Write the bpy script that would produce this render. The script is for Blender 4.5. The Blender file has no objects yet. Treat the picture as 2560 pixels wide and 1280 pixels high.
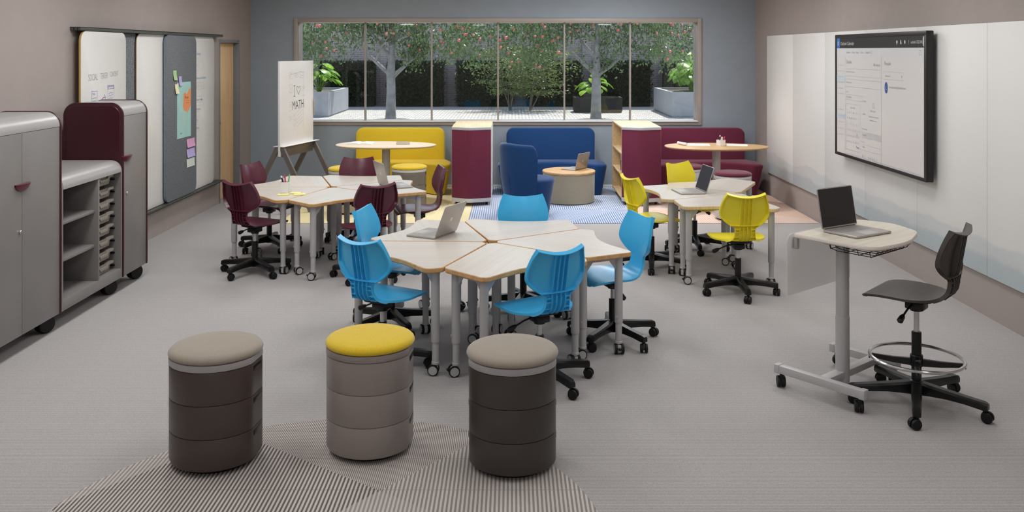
"""A classroom with wing tables, lounge corner and a courtyard behind the window."""
# ceiling lamps: distance down the room, power of the left, middle and right one; first two rows are added fill
LAMPS = ((-3.4, 36, 32, 32), (-.6, 16, 11, 12), (2.2, 11, 4, 5), (4.4, 25, 14, 16), (6.8, 33, 19, 22), (9.2, 25, 19, 23), (11.2, 8, 9, 36))
SUN, SKY, EXPO = 6.4, .33, 0.0
import bpy, bmesh, math, random
import numpy as np
from mathutils import Matrix, Vector
R = math.radians
random.seed(7)
SC = bpy.context.scene
COL = SC.collection

# ------------------------------------------------------------------ materials
def lin(c):
    return tuple(((v/255)/12.92 if v/255 <= .04045 else ((v/255+.055)/1.055)**2.4) for v in c)

class NT:
    def __init__(s, name):
        s.m = bpy.data.materials.new(name); s.m.use_nodes = True
        s.t = s.m.node_tree; s.b = s.t.nodes['Principled BSDF']
        s.out = s.t.nodes['Material Output']
    def n(s, typ, **kw):
        x = s.t.nodes.new(typ)
        for k, v in kw.items(): setattr(x, k, v)
        return x
    def l(s, a, b): s.t.links.new(a, b)
    def math(s, op, a, b=None, c=None):
        x = s.n('ShaderNodeMath', operation=op)
        for i, v in enumerate((a, b, c)):
            if v is None: continue
            if isinstance(v, (int, float)): x.inputs[i].default_value = v
            else: s.l(v, x.inputs[i])
        return x.outputs[0]
    def mix(s, f, a, b):
        x = s.n('ShaderNodeMix', data_type='RGBA')
        if isinstance(f, (int, float)): x.inputs[0].default_value = f
        else: s.l(f, x.inputs[0])
        for i, v in ((6, a), (7, b)):
            if isinstance(v, tuple): x.inputs[i].default_value = (*v[:3], 1)
            else: s.l(v, x.inputs[i])
        return x.outputs[2]
    def coord(s, kind='Object'):
        return s.n('ShaderNodeTexCoord').outputs[kind]
    def pos(s):
        return s.n('ShaderNodeNewGeometry').outputs['Position']
    def mapping(s, v, scale=(1,1,1), rot=(0,0,0), loc=(0,0,0)):
        x = s.n('ShaderNodeMapping'); s.l(v, x.inputs[0])
        x.inputs['Scale'].default_value = scale; x.inputs['Rotation'].default_value = rot
        x.inputs['Location'].default_value = loc
        return x.outputs[0]
    def noise(s, v, scale, detail=2, rough=.5):
        x = s.n('ShaderNodeTexNoise'); s.l(v, x.inputs['Vector'])
        x.inputs['Scale'].default_value = scale; x.inputs['Detail'].default_value = detail
        x.inputs['Roughness'].default_value = rough
        return x.outputs['Fac']
    def ramp(s, f, stops):
        x = s.n('ShaderNodeValToRGB'); s.l(f, x.inputs[0]); e = x.color_ramp.elements
        while len(e) < len(stops): e.new(.5)
        for i, (p, c) in enumerate(stops):
            e[i].position = p; e[i].color = (*c[:3], 1)
        return x.outputs[0]
    def bump(s, h, strength=.2, dist=.002):
        x = s.n('ShaderNodeBump'); x.inputs['Strength'].default_value = strength
        x.inputs['Distance'].default_value = dist; s.l(h, x.inputs['Height'])
        s.l(x.outputs[0], s.b.inputs['Normal'])
    def base(s, c):
        if isinstance(c, tuple): s.b.inputs['Base Color'].default_value = (*c[:3], 1)
        else: s.l(c, s.b.inputs['Base Color'])

MATS = {}
def plain(name, rgb, rough=.5, metal=0., spec=.5, vary=.06, grain=0.0, gscale=300, coat=0):
    t = NT(name); c = lin(rgb)
    v = t.noise(t.coord(), 6, 3)
    lo = tuple(x*(1-vary) for x in c); hi = tuple(min(1, x*(1+vary)) for x in c)
    t.base(t.ramp(v, [(.3, lo), (.7, hi)]))
    t.b.inputs['Roughness'].default_value = rough
    t.b.inputs['Metallic'].default_value = metal
    t.b.inputs['Specular IOR Level'].default_value = spec
    if coat: t.b.inputs['Coat Weight'].default_value = coat
    if grain: t.bump(t.noise(t.coord(), gscale, 2), grain, .001)
    MATS[name] = t.m
    return t.m

def fabric(name, rgb, rough=.9, thread=700, contrast=.16):
    t = NT(name); c = lin(rgb); p = t.coord()
    a = t.noise(t.mapping(p, (thread, thread, thread*.10)), 1, 2)
    b = t.noise(t.mapping(p, (thread*.4, thread*.4, thread)), 1, 2)
    h = t.math('MULTIPLY', t.math('ADD', a, b), .5)
    lo = tuple(x*(1-contrast*2) for x in c); hi = tuple(min(1, x*(1+contrast*2)) for x in c)
    t.base(t.ramp(h, [(.35, lo), (.65, hi)]))
    t.b.inputs['Roughness'].default_value = rough
    t.b.inputs['Specular IOR Level'].default_value = .15
    t.b.inputs['Sheen Weight'].default_value = .35; t.b.inputs['Sheen Roughness'].default_value = .4
    t.bump(h, .25, .002)
    MATS[name] = t.m
    return t.m

def wood(name, rgb, dark, axis=0, rough=.45, scale=1.0, contrast=1.0):
    t = NT(name); p = t.coord()
    sc = [26*scale, 26*scale, 26*scale]; sc[axis] = 1.1*scale
    g = t.noise(t.mapping(p, tuple(sc)), 1.6, 6, .6)
    sc2 = [150*scale]*3; sc2[axis] = 3*scale
    f = t.noise(t.mapping(p, tuple(sc2)), 1, 2)
    h = t.math('ADD', t.math('MULTIPLY', g, .7), t.math('MULTIPLY', f, .3))
    t.base(t.ramp(h, [(.36, lin(dark)), (.62, lin(rgb))]))
    t.b.inputs['Roughness'].default_value = rough
    t.b.inputs['Specular IOR Level'].default_value = .35
    MATS[name] = t.m
    return t.m

def carpet(name, rgb):
    t = NT(name); p = t.pos(); c = lin(rgb)
    fine = t.noise(t.mapping(p, (120, 270, 1)), 1, 3, .75)
    row = t.n('ShaderNodeTexWave', wave_type='BANDS', bands_direction='Y')
    t.l(p, row.inputs[0]); row.inputs['Scale'].default_value = 24; row.inputs['Distortion'].default_value = 1.6
    row.inputs['Detail'].default_value = 2; row.inputs['Detail Scale'].default_value = 4
    big = t.noise(p, .9, 3)
    h = t.math('ADD', t.math('MULTIPLY', fine, .75), t.math('MULTIPLY', row.outputs['Fac'], .25))
    col = t.ramp(h, [(.25, tuple(x*.60 for x in c)), (.72, tuple(x*1.24 for x in c))])
    col2 = t.mix(t.math('MULTIPLY', big, .16), col, tuple(x*.8 for x in c))
    t.base(col2); t.b.inputs['Roughness'].default_value = .95
    t.b.inputs['Specular IOR Level'].default_value = .1
    t.bump(h, .5, .004)
    MATS[name] = t.m
    return t.m

def striped_rug(name, light, dark, period, tile, tint, soft=.5):
    """long stripes along the room in rows of tiles, in patches of stronger and weaker contrast"""
    t = NT(name); p = t.pos()
    sx = t.n('ShaderNodeSeparateXYZ'); t.l(p, sx.inputs[0]); X, Y = sx.outputs[0], sx.outputs[1]
    row = t.math('FLOOR', t.math('DIVIDE', Y, tile))
    fy = t.math('FRACT', t.math('DIVIDE', Y, tile))
    # patches: slanted cells in two directions
    a = t.math('FLOOR', t.math('DIVIDE', t.math('ADD', X, t.math('MULTIPLY', Y, 1.35)), tile*5.2))
    b = t.math('FLOOR', t.math('DIVIDE', t.math('SUBTRACT', X, t.math('MULTIPLY', Y, .8)), tile*4.1))
    cv = t.n('ShaderNodeCombineXYZ'); t.l(a, cv.inputs[0]); t.l(b, cv.inputs[1]); t.l(t.math('FLOOR', t.math('DIVIDE', Y, tile*3)), cv.inputs[2])
    wn = t.n('ShaderNodeTexWhiteNoise', noise_dimensions='3D'); t.l(cv.outputs[0], wn.inputs[0])
    k = wn.outputs['Value']
    half = t.math('MULTIPLY', t.math('GREATER_THAN', k, .8), .5)
    per = t.math('SUBTRACT', 1.0, half)
    ph = t.math('FRACT', t.math('DIVIDE', X, t.math('MULTIPLY', per, period)))
    tri = t.math('ABSOLUTE', t.math('SUBTRACT', ph, .5))
    st = t.n('ShaderNodeMapRange'); t.l(tri, st.inputs[0])
    st.inputs[1].default_value = .22; st.inputs[2].default_value = .30; st.clamp = True
    con = t.math('ADD', .42, t.math('MULTIPLY', t.math('FRACT', t.math('MULTIPLY', k, 7.3)), .58))
    joint = t.math('LESS_THAN', fy, .012)
    grain = t.noise(t.mapping(p, (240, 240, 1)), 1, 2)
    f = t.math('MULTIPLY', t.math('MULTIPLY', st.outputs[0], con), t.math('ADD', .6, t.math('MULTIPLY', grain, .7)))
    f = t.math('MINIMUM', t.math('MAXIMUM', f, t.math('MULTIPLY', joint, .6)), 1)
    lt = t.mix(t.math('MULTIPLY', t.math('FRACT', t.math('MULTIPLY', k, 3.7)), soft), lin(light), lin(tint))
    t.base(t.mix(f, lt, lin(dark)))
    t.b.inputs['Roughness'].default_value = .95; t.b.inputs['Specular IOR Level'].default_value = .1
    t.bump(t.math('SUBTRACT', grain, f), .4, .004)
    MATS[name] = t.m
    return t.m

def felt(name, a, b):
    t = NT(name); p = t.coord()
    h = t.noise(p, 170, 5, .75)
    t.base(t.ramp(h, [(.39, lin(a)), (.61, lin(b))]))
    t.b.inputs['Roughness'].default_value = .95; t.b.inputs['Specular IOR Level'].default_value = .1
    t.bump(h, .4, .003)
    MATS[name] = t.m
    return t.m

def emis(name, rgb, e, base=None, rough=.3):
    t = NT(name); c = lin(rgb)
    g = t.noise(t.coord(), 3, 2)
    col = t.mix(g, tuple(x*.985 for x in c), c)
    t.base(lin(base) if base else col)
    t.b.inputs['Roughness'].default_value = rough
    t.l(col, t.b.inputs['Emission Color'])
    t.b.inputs['Emission Strength'].default_value = e
    MATS[name] = t.m
    return t.m

def glass(name, tint=(1, 1, 1), refl=1.0):
    t = NT(name); t.t.nodes.remove(t.b)
    tr = t.n('ShaderNodeBsdfTransparent'); tr.inputs[0].default_value = (*tint, 1)
    gl = t.n('ShaderNodeBsdfGlossy'); gl.inputs['Roughness'].default_value = .0
    lw = t.n('ShaderNodeFresnel'); lw.inputs[0].default_value = 1.45
    mx = t.n('ShaderNodeMixShader')
    t.l(t.math('MULTIPLY', lw.outputs[0], refl), mx.inputs[0]); t.l(tr.outputs[0], mx.inputs[1]); t.l(gl.outputs[0], mx.inputs[2])
    t.l(mx.outputs[0], t.out.inputs[0])
    MATS[name] = t.m
    return t.m

def leafmat(name, a, b, trans=.45, rough=.45):
    t = NT(name); p = t.coord()
    h = t.noise(p, 5, 2); h2 = t.noise(p, 23, 2)
    col = t.ramp(t.math('ADD', t.math('MULTIPLY', h, .5), t.math('MULTIPLY', h2, .5)), [(.38, lin(a)), (.62, lin(b))])
    t.base(col); t.b.inputs['Roughness'].default_value = rough
    tl = t.n('ShaderNodeBsdfTranslucent'); t.l(col, tl.inputs[0])
    mx = t.n('ShaderNodeMixShader'); mx.inputs[0].default_value = trans
    t.l(t.b.outputs[0], mx.inputs[1]); t.l(tl.outputs[0], mx.inputs[2]); t.l(mx.outputs[0], t.out.inputs[0])
    MATS[name] = t.m
    return t.m

def bricks(name, c1, c2, mortar, w, h, msize, off=.5, rough=.85, axes='XZ', bump=.5, var=True):
    t = NT(name); p = t.pos()
    sx = t.n('ShaderNodeSeparateXYZ'); t.l(p, sx.inputs[0])
    cv = t.n('ShaderNodeCombineXYZ')
    t.l(sx.outputs['XYZ'.index(axes[0])], cv.inputs[0]); t.l(sx.outputs['XYZ'.index(axes[1])], cv.inputs[1])
    br = t.n('ShaderNodeTexBrick'); t.l(cv.outputs[0], br.inputs[0])
    br.inputs['Scale'].default_value = 1; br.inputs['Brick Width'].default_value = w
    br.inputs['Row Height'].default_value = h; br.inputs['Mortar Size'].default_value = msize
    br.inputs['Mortar Smooth'].default_value = .2; br.offset = off
    br.inputs['Color1'].default_value = (*lin(c1), 1); br.inputs['Color2'].default_value = (*lin(c2), 1)
    br.inputs['Mortar'].default_value = (*lin(mortar), 1)
    n = t.noise(p, 30, 3)
    col = t.mix(t.math('MULTIPLY', n, .35), br.outputs['Color'], lin(mortar))
    t.base(col if var else br.outputs['Color'])
    t.b.inputs['Roughness'].default_value = rough; t.b.inputs['Specular IOR Level'].default_value = .2
    t.bump(t.math('SUBTRACT', 1.0, br.outputs['Fac']), bump, .01)
    MATS[name] = t.m
    return t.m

# ------------------------------------------------------------------ mesh builder
def rpoly(cs, n=5):
    """polygon from corners (x, y, radius), each corner rounded"""
    out = []; N = len(cs)
    for i in range(N):
        x, y, r = cs[i]; px, py, _ = cs[i-1]; nx, ny, _ = cs[(i+1) % N]
        a = Vector((px-x, py-y)); b = Vector((nx-x, ny-y)); la, lb = a.length, b.length
        if r <= 1e-6 or la < 1e-9 or lb < 1e-9: out.append((x, y)); continue
        a /= la; b /= lb
        ang = math.acos(max(-1, min(1, a.dot(b)))); d = min(r/max(math.tan(ang/2), 1e-4), .49*la, .49*lb)
        p0 = Vector((x, y))+a*d; p2 = Vector((x, y))+b*d; c = Vector((x, y))
        # circular-ish corner by rational quadratic
        w = math.sin(ang/2)
        for k in range(n+1):
            s = k/n; e0, e1, e2 = (1-s)**2, 2*s*(1-s)*w, s*s
            q = (p0*e0+c*e1+p2*e2)/(e0+e1+e2); out.append((q.x, q.y))
    return out
def rrect(x0, x1, y0, y1, r=0, n=3):
    return rpoly([(x0, y0, r), (x1, y0, r), (x1, y1, r), (x0, y1, r)], n)
def inset(p, d):
    out = []; N = len(p)
    for i in range(N):
        a = Vector(p[i-1]); b = Vector(p[i]); c = Vector(p[(i+1) % N])
        e0 = b-a; e1 = c-b
        if e0.length < 1e-9: e0 = e1
        if e1.length < 1e-9: e1 = e0
        n0 = Vector((-e0.y, e0.x)).normalized(); n1 = Vector((-e1.y, e1.x)).normalized()
        m = n0+n1
        if m.length < 1e-6: m = n0
        m.normalize(); k = d/max(.35, m.dot(n0))
        out.append((b.x+m.x*k, b.y+m.y*k))
    return out
def circ(r, n=32, cx=0, cy=0, ry=None):
    ry = ry or r
    return [(cx+r*math.cos(2*math.pi*i/n), cy+ry*math.sin(2*math.pi*i/n)) for i in range(n)]

class B:
    def __init__(s): s.v = []; s.f = []; s.mi = []; s.T = Matrix(); s.cur = 0
    def at(s, loc=(0, 0, 0), rz=0, rx=0, ry=0):
        s.T = Matrix.Translation(loc) @ Matrix.Rotation(rz, 4, 'Z') @ Matrix.Rotation(ry, 4, 'Y') @ Matrix.Rotation(rx, 4, 'X'); return s
    def frame(s, o, x, y):
        x = Vector(x).normalized(); y = Vector(y); y = (y-x*y.dot(x)).normalized(); z = x.cross(y)
        s.T = Matrix(((x.x, y.x, z.x, o[0]), (x.y, y.y, z.y, o[1]), (x.z, y.z, z.z, o[2]), (0, 0, 0, 1))); return s
    def V(s, p): s.v.append(tuple(s.T @ Vector(p))); return len(s.v)-1
    def F(s, ids): s.f.append(tuple(ids)); s.mi.append(s.cur)
    def loft(s, rings, closed=True, cap0=True, cap1=True):
        idx = [[s.V(p) for p in r] for r in rings]; n = len(rings[0])
        for a, b in zip(idx, idx[1:]):
            for i in range(n if closed else n-1):
                j = (i+1) % n; s.F((a[i], a[j], b[j], b[i]))
        if cap0: s.F(tuple(reversed(idx[0])))
        if cap1: s.F(tuple(idx[-1]))
        return s
    def prism(s, pts, z0, z1, r=0, n=2, r0=None, taper=0, cap0=True, cap1=True):
        r0 = r if r0 is None else r0
        prof = []
        if r0 > 0:
            for k in range(n+1):
                a = math.pi/2*k/n; prof.append((r0*(1-math.sin(a))+taper, z0+r0*(1-math.cos(a))))
        else: prof.append((taper, z0))
        if r > 0:
            for k in range(n+1):
                a = math.pi/2*k/n; prof.append((r*(1-math.cos(a)), z1-r+r*math.sin(a)))
        else: prof.append((0, z1))
        return s.loft([[(x, y, z) for x, y in (inset(pts, d) if abs(d) > 1e-7 else pts)] for d, z in prof], cap0=cap0, cap1=cap1)
    def box(s, x0, x1, y0, y1, z0, z1, r=0, n=2):
        return s.prism(rrect(x0, x1, y0, y1, r, n), z0, z1, r, n)
    def lathe(s, prof, n=32, cap0=True, cap1=True):
        return s.loft([[(r*math.cos(2*math.pi*i/n), r*math.sin(2*math.pi*i/n), z) for i in range(n)] for r, z in prof], cap0=cap0, cap1=cap1)
    def cyl(s, p0, p1, r0, r1=None, n=14, bev=0):
        p0 = Vector(p0); p1 = Vector(p1); d = (p1-p0); L = d.length; d /= L; r1 = r0 if r1 is None else r1
        u = d.orthogonal().normalized(); w = d.cross(u)
        prof = [(0, r0), (L, r1)] if not bev else [(0, r0-bev), (bev, r0), (L-bev, r1), (L, r1-bev)]
        return s.loft([[tuple(p0+d*t+(u*math.cos(2*math.pi*i/n)+w*math.sin(2*math.pi*i/n))*r) for i in range(n)] for t, r in prof])
    def tube(s, path, r, n=8, closed=False):
        P = [Vector(p) for p in path]; rr = r if isinstance(r, (list, tuple)) else [r]*len(P)
        rings = []; u = None; N = len(P)
        for i in range(N):
            if closed: d = P[(i+1) % N]-P[i-1]
            else: d = P[min(i+1, N-1)]-P[max(i-1, 0)]
            d.normalize()
            if u is None: u = d.orthogonal().normalized()
            u = (u-d*u.dot(d)); u = u.normalized() if u.length > 1e-6 else d.orthogonal().normalized(); w = d.cross(u)
            rings.append([tuple(P[i]+(u*math.cos(2*math.pi*k/n)+w*math.sin(2*math.pi*k/n))*rr[i]) for k in range(n)])
        if closed:
            idx = [[s.V(p) for p in q] for q in rings]
            for a, b in zip(idx, idx[1:]+idx[:1]):
                for i in range(n): s.F((a[i], a[(i+1) % n], b[(i+1) % n], b[i]))
            return s
        return s.loft(rings)
    def ribbon(s, pts, w, z=0):
        """flat stroke in the local xy plane"""
        P = [Vector((p[0], p[1])) for p in pts]; L = []; N = len(P)
        for i in range(N):
            d = P[min(i+1, N-1)]-P[max(i-1, 0)]
            if d.length < 1e-9: d = Vector((1, 0))
            d.normalize(); q = Vector((-d.y, d.x))*w/2; L.append((P[i]+q, P[i]-q))
        ids = [(s.V((a.x, a.y, z)), s.V((b.x, b.y, z))) for a, b in L]
        for (a, b), (c, d) in zip(ids, ids[1:]): s.F((b, d, c, a))
        return s
    def rect(s, x0, x1, y0, y1, z=0):
        s.F([s.V((x0, y0, z)), s.V((x1, y0, z)), s.V((x1, y1, z)), s.V((x0, y1, z))]); return s
    def poly(s, pts, z=0):
        s.F([s.V((x, y, z)) for x, y in pts]); return s
    def frame_rect(s, x0, x1, y0, y1, w, z=0):
        s.rect(x0, x1, y0, y0+w, z).rect(x0, x1, y1-w, y1, z).rect(x0, x0+w, y0, y1, z).rect(x1-w, x1, y0, y1, z); return s
    def text(s, txt, x, y, size, z=0, align='LEFT', sx=1.0, shear=0, slope=0):
        vs, fs = text_mesh(txt, align, shear)
        base = len(s.v); cs, sn = math.cos(slope), math.sin(slope)
        for a, b in vs:
            a *= size*sx; b *= size
            s.V((x+a*cs-b*sn, y+a*sn+b*cs, z))
        for f in fs: s.F([base+i for i in f])
        return s
    def obj(s, name, mat, parent=None, ang=35, loc=None):
        me = bpy.data.meshes.new(name); me.from_pydata(s.v, [], s.f)
        for m in (mat if isinstance(mat, (list, tuple)) else [mat]): me.materials.append(MATS[m] if isinstance(m, str) else m)
        if any(s.mi): me.polygons.foreach_set('material_index', s.mi)
        me.polygons.foreach_set('use_smooth', [len(p.vertices) < 7 for p in me.polygons])
        bm = bmesh.new(); bm.from_mesh(me); bmesh.ops.recalc_face_normals(bm, faces=bm.faces); bm.to_mesh(me); bm.free()
        me.update()
        me.set_sharp_from_angle(angle=R(ang))
        o = bpy.data.objects.new(name, me); COL.objects.link(o)
        if parent: o.parent = parent
        if loc: o.location = loc
        return o

_tc = {}
def text_mesh(txt, align, shear):
    k = (txt, align, shear)
    if k not in _tc:
        cu = bpy.data.curves.new('lettering', 'FONT'); cu.body = txt; cu.size = 1; cu.align_x = align; cu.shear = shear
        cu.resolution_u = 2
        ob = bpy.data.objects.new('lettering', cu); COL.objects.link(ob)
        bpy.context.view_layer.update()
        me = bpy.data.meshes.new_from_object(ob.evaluated_get(bpy.context.evaluated_depsgraph_get()))
        _tc[k] = ([(v.co.x, v.co.y) for v in me.vertices], [tuple(p.vertices) for p in me.polygons])
        bpy.data.objects.remove(ob); bpy.data.curves.remove(cu); bpy.data.meshes.remove(me)
    return _tc[k]

def tag(o, label=None, cat=None, group=None, kind=None):
    if label: o['label'] = label
    if cat: o['category'] = cat
    if group: o['group'] = group
    if kind: o['kind'] = kind
    return o
def thing(name, label, cat, loc=(0, 0, 0), rz=0, group=None):
    o = bpy.data.objects.new(name, None); COL.objects.link(o); o.empty_display_size = .1
    o.location = loc; o.rotation_euler = (0, 0, rz)
    return tag(o, label, cat, group)
def struct(o): o['kind'] = 'structure'; return o
def copy_tree(o, parent=None):
    c = o.copy(); COL.objects.link(c)
    if parent: c.parent = parent
    for ch in list(o.children): copy_tree(ch, c)
    return c
def place(proto, used, loc, rz, label, group=None):
    o = copy_tree(proto) if used else proto
    o.location = loc; o.rotation_euler = (0, 0, rz); o['label'] = label
    if group: o['group'] = group
    return o
def set_mat(root, names, mat):
    """own material for some parts of one copy: its parts get their own mesh data"""
    for ch in list(root.children):
        if ch.name.split('.')[0] in names:
            ch.data = ch.data.copy(); ch.data.materials[0] = MATS[mat]
        set_mat(ch, names, mat)
# ------------------------------------------------------------------ palette
plain('wall_taupe', (162, 152, 147), .85, spec=.2, vary=.02, grain=.08, gscale=220)
plain('wall_blue', (152, 162, 172), .8, spec=.2, vary=.02, grain=.08, gscale=220)
plain('ceiling_white', (225, 222, 218), .9, spec=.1)
carpet('carpet_grey', (176, 172, 170))
plain('frame_beige', (168, 158, 150), .45, vary=.02)
plain('frame_grey', (120, 122, 128), .4, vary=.02)
plain('white_paint', (228, 226, 222), .5, vary=.01)
glass('window_glass', (.93, .95, .94), 1.0)
plain('rail_dark', (80, 82, 77), .4, .3)
plain('board_white', (226, 224, 221), .18, spec=.45, vary=.01)
wood('board_edge', (206, 172, 104), (176, 138, 76), 2)
felt('felt_grey', (64, 68, 72), (146, 150, 154))
plain('felt_edge', (120, 134, 146), .6)
wood('door_wood', (246, 212, 164), (224, 186, 134), 2, .5)
plain('black_metal', (24, 23, 22), .4)
plain('cabinet_grey', (128, 124, 122), .38, vary=.02)
plain('cabinet_top', (158, 156, 154), .32, vary=.02)
plain('cabinet_inside', (104, 101, 100), .5, vary=.02)
plain('maroon_gloss', (60, 15, 28), .35, vary=.03)
plain('maroon_handle', (98, 26, 46), .3, vary=.03)
plain('steel', (200, 198, 195), .3, .9)
plain('tray_beige', (142, 135, 125), .45)
plain('black_plastic', (14, 14, 14), .32, spec=.4)
plain('black_rubber', (12, 12, 12), .5, spec=.35)
plain('chair_blue', (64, 180, 232), .29, spec=.5, vary=.02)
plain('chair_maroon', (88, 34, 52), .29, spec=.5, vary=.02)
plain('chair_yellow', (236, 220, 44), .29, spec=.5, vary=.02)
plain('chair_brown', (66, 60, 56), .34, spec=.5, vary=.02)
plain('leg_silver', (182, 180, 180), .42, .05, vary=.02)
plain('chrome', (205, 205, 205), .18, .95)
plain('brushed', (205, 203, 201), .3, .3)
wood('table_laminate', (206, 199, 190), (196, 187, 176), 0, .32, 1.0)
wood('table_edge', (216, 172, 120), (188, 144, 94), 0, .4, .8)
wood('table_edge_pale', (222, 200, 160), (202, 170, 118), 2, .4, 1.4)
wood('desk_laminate', (212, 205, 190), (196, 187, 170), 0, .35, 1.0)
plain('desk_edge', (226, 216, 206), .4)
fabric('fabric_yellow', (212, 181, 46), contrast=.1)
fabric('fabric_blue', (28, 62, 108), contrast=.08)
fabric('fabric_maroon', (100, 40, 60), contrast=.12)
fabric('felt_wine', (110, 46, 68), contrast=.12)
fabric('fabric_taupe', (152, 142, 129), contrast=.07)
fabric('fabric_beige', (162, 152, 132), contrast=.08)
plain('stool_brown', (72, 60, 56), .35, vary=.02)
plain('stool_black', (62, 56, 52), .35, vary=.02)
plain('stool_grey', (142, 133, 129), .36, vary=.02)
plain('stool_light', (196, 195, 194), .36, vary=.02)
plain('stool_taupe', (112, 104, 94), .36, vary=.02)
plain('stool_tan', (160, 148, 128), .4, vary=.02)
plain('stool_band', (160, 157, 157), .36, vary=.02)
plain('silver_trim', (196, 196, 198), .4, .2)
wood('birch', (226, 200, 158), (208, 176, 128), 1, .45)
wood('oak_top', (206, 172, 128), (184, 146, 100), 0, .4)
wood('beech_top', (224, 204, 178), (208, 184, 152), 0, .4)
plain('laptop_metal', (176, 170, 164), .35, .35, vary=.01)
plain('laptop_keys', (158, 153, 149), .5, .1, vary=.02)
plain('laptop_pad', (190, 186, 182), .35, .2, vary=.01)
plain('screen_off', (44, 42, 41), .5, spec=.3, vary=.01)
plain('screen_gloss', (12, 12, 14), .04, spec=.7, vary=.01)
plain('logo_light', (226, 222, 216), .3, .3)
emis('screen_lit', (214, 208, 205), .16, (196, 192, 190), .25)
emis('lamp_glow', (255, 252, 246), 12.0)
emis('screen_bar', (212, 212, 214), .1, (200, 200, 200), .25)
plain('ink_dark', (52, 50, 50), .5)
plain('ink_mid', (150, 148, 150), .5)
plain('ink_soft', (186, 184, 185), .5)
plain('ink_faint', (196, 194, 194), .5)
plain('ink_blue', (46, 112, 190), .5)
plain('ink_navy', (38, 84, 150), .5)
plain('ink_pale_blue', (190, 200, 206), .5)
plain('ink_teal', (60, 150, 160), .5)
plain('pen_grey', (158, 156, 162), .6)
plain('pen_violet', (112, 100, 172), .6)
plain('pen_purple', (128, 76, 176), .6)
plain('pen_red', (206, 112, 122), .6)
plain('pen_pink_fill', (226, 200, 200), .6)
plain('pen_blue', (70, 132, 184), .6)
plain('pen_green', (120, 176, 158), .6)
plain('pen_black', (88, 86, 88), .6)
plain('pen_light', (188, 186, 184), .6)
plain('note_green', (168, 206, 142), .8)
plain('note_lilac', (184, 172, 222), .8)
plain('note_cream', (236, 228, 188), .8)
plain('note_pink', (222, 164, 202), .8)
plain('note_mint', (212, 220, 208), .8)
plain('note_yellow', (238, 232, 150), .8)
plain('poster_mint', (164, 206, 200), .7)
plain('poster_orange', (232, 150, 96), .7)
plain('poster_line', (206, 216, 200), .7)
plain('paper', (238, 237, 234), .8)
plain('cup_white', (232, 230, 228), .35)
plain('pen_body_red', (206, 60, 80), .4)
plain('pen_body_green', (130, 190, 110), .4)
plain('pen_body_lilac', (188, 182, 210), .4)
plain('pen_body_olive', (150, 150, 96), .4)
plain('easel_metal', (112, 104, 100), .42, .25)
plain('easel_white', (236, 234, 232), .3, vary=.01)
plain('concrete', (168, 170, 178), .7, vary=.06, grain=.1, gscale=60)
plain('soil', (92, 80, 68), .95, vary=.4, grain=.8, gscale=40)
plain('dark_planter', (34, 34, 33), .7)
plain('bark', (150, 148, 146), .85, vary=.25, grain=.9, gscale=35)
plain('twig', (120, 112, 100), .85)
plain('apple', (200, 104, 98), .4, vary=.35)
leafmat('leaf_tree', (66, 94, 56), (124, 148, 98), .42, .3)
leafmat('leaf_hedge', (34, 46, 28), (58, 72, 42), .2)
leafmat('leaf_bush', (78, 100, 54), (134, 152, 92), .42, .35)
leafmat('leaf_broad', (96, 150, 40), (166, 206, 86), .5, .3)
plain('hedge_core', (30, 38, 24), .95, vary=.3)
bricks('brick_purple', (172, 154, 154), (146, 132, 138), (200, 194, 192), .235, .078, .008, axes='XZ')
bricks('paving_setts', (208, 205, 202), (190, 187, 184), (134, 130, 126), .20, .20, .018, .5, axes='XY', bump=.3)
striped_rug('rug_grey_stripes', (206, 198, 192), (94, 87, 83), .0185, .305, (188, 180, 174))
striped_rug('rug_yellow_stripes', (230, 220, 188), (224, 208, 154), .024, .305, (230, 212, 146), .6)
striped_rug('rug_blue_stripes', (202, 209, 222), (84, 110, 158), .026, .305, (186, 198, 222), .6)
striped_rug('rug_orange_stripes', (228, 214, 204), (198, 136, 100), .026, .305, (224, 200, 184), .6)

def mural():
    """glossy white glass with a pale hill-and-water print low down"""
    t = NT('glass_mural'); p = t.pos()
    s = t.n('ShaderNodeSeparateXYZ'); t.l(p, s.inputs[0])
    n1 = t.n('ShaderNodeTexNoise', noise_dimensions='1D'); t.l(s.outputs[1], n1.inputs['W'])
    n1.inputs['Scale'].default_value = 1.3; n1.inputs['Detail'].default_value = 5
    ridge = t.math('ADD', .50, t.math('MULTIPLY', n1.outputs['Fac'], .14))
    n2 = t.n('ShaderNodeTexNoise', noise_dimensions='1D'); t.l(t.math('ADD', s.outputs[1], 31), n2.inputs['W'])
    n2.inputs['Scale'].default_value = 2.2; n2.inputs['Detail'].default_value = 4
    shore = t.math('ADD', .40, t.math('MULTIPLY', n2.outputs['Fac'], .10))
    def below(lim, w):
        m = t.n('ShaderNodeMapRange'); t.l(t.math('SUBTRACT', lim, s.outputs[2]), m.inputs[0])
        m.inputs[1].default_value = -w; m.inputs[2].default_value = w; return m.outputs[0]
    mist = t.noise(t.mapping(p, (1, 1.2, 14)), 1.5, 4)
    c = t.mix(t.math('MULTIPLY', below(ridge, .012), t.math('ADD', .35, t.math('MULTIPLY', mist, .8))), lin((226, 224, 221)), lin((206, 211, 212)))
    c = t.mix(below(shore, .02), c, lin((190, 200, 204)))
    t.base(c); t.b.inputs['Roughness'].default_value = .5; t.b.inputs['Specular IOR Level'].default_value = .18
    MATS['glass_mural'] = t.m
mural()
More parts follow.
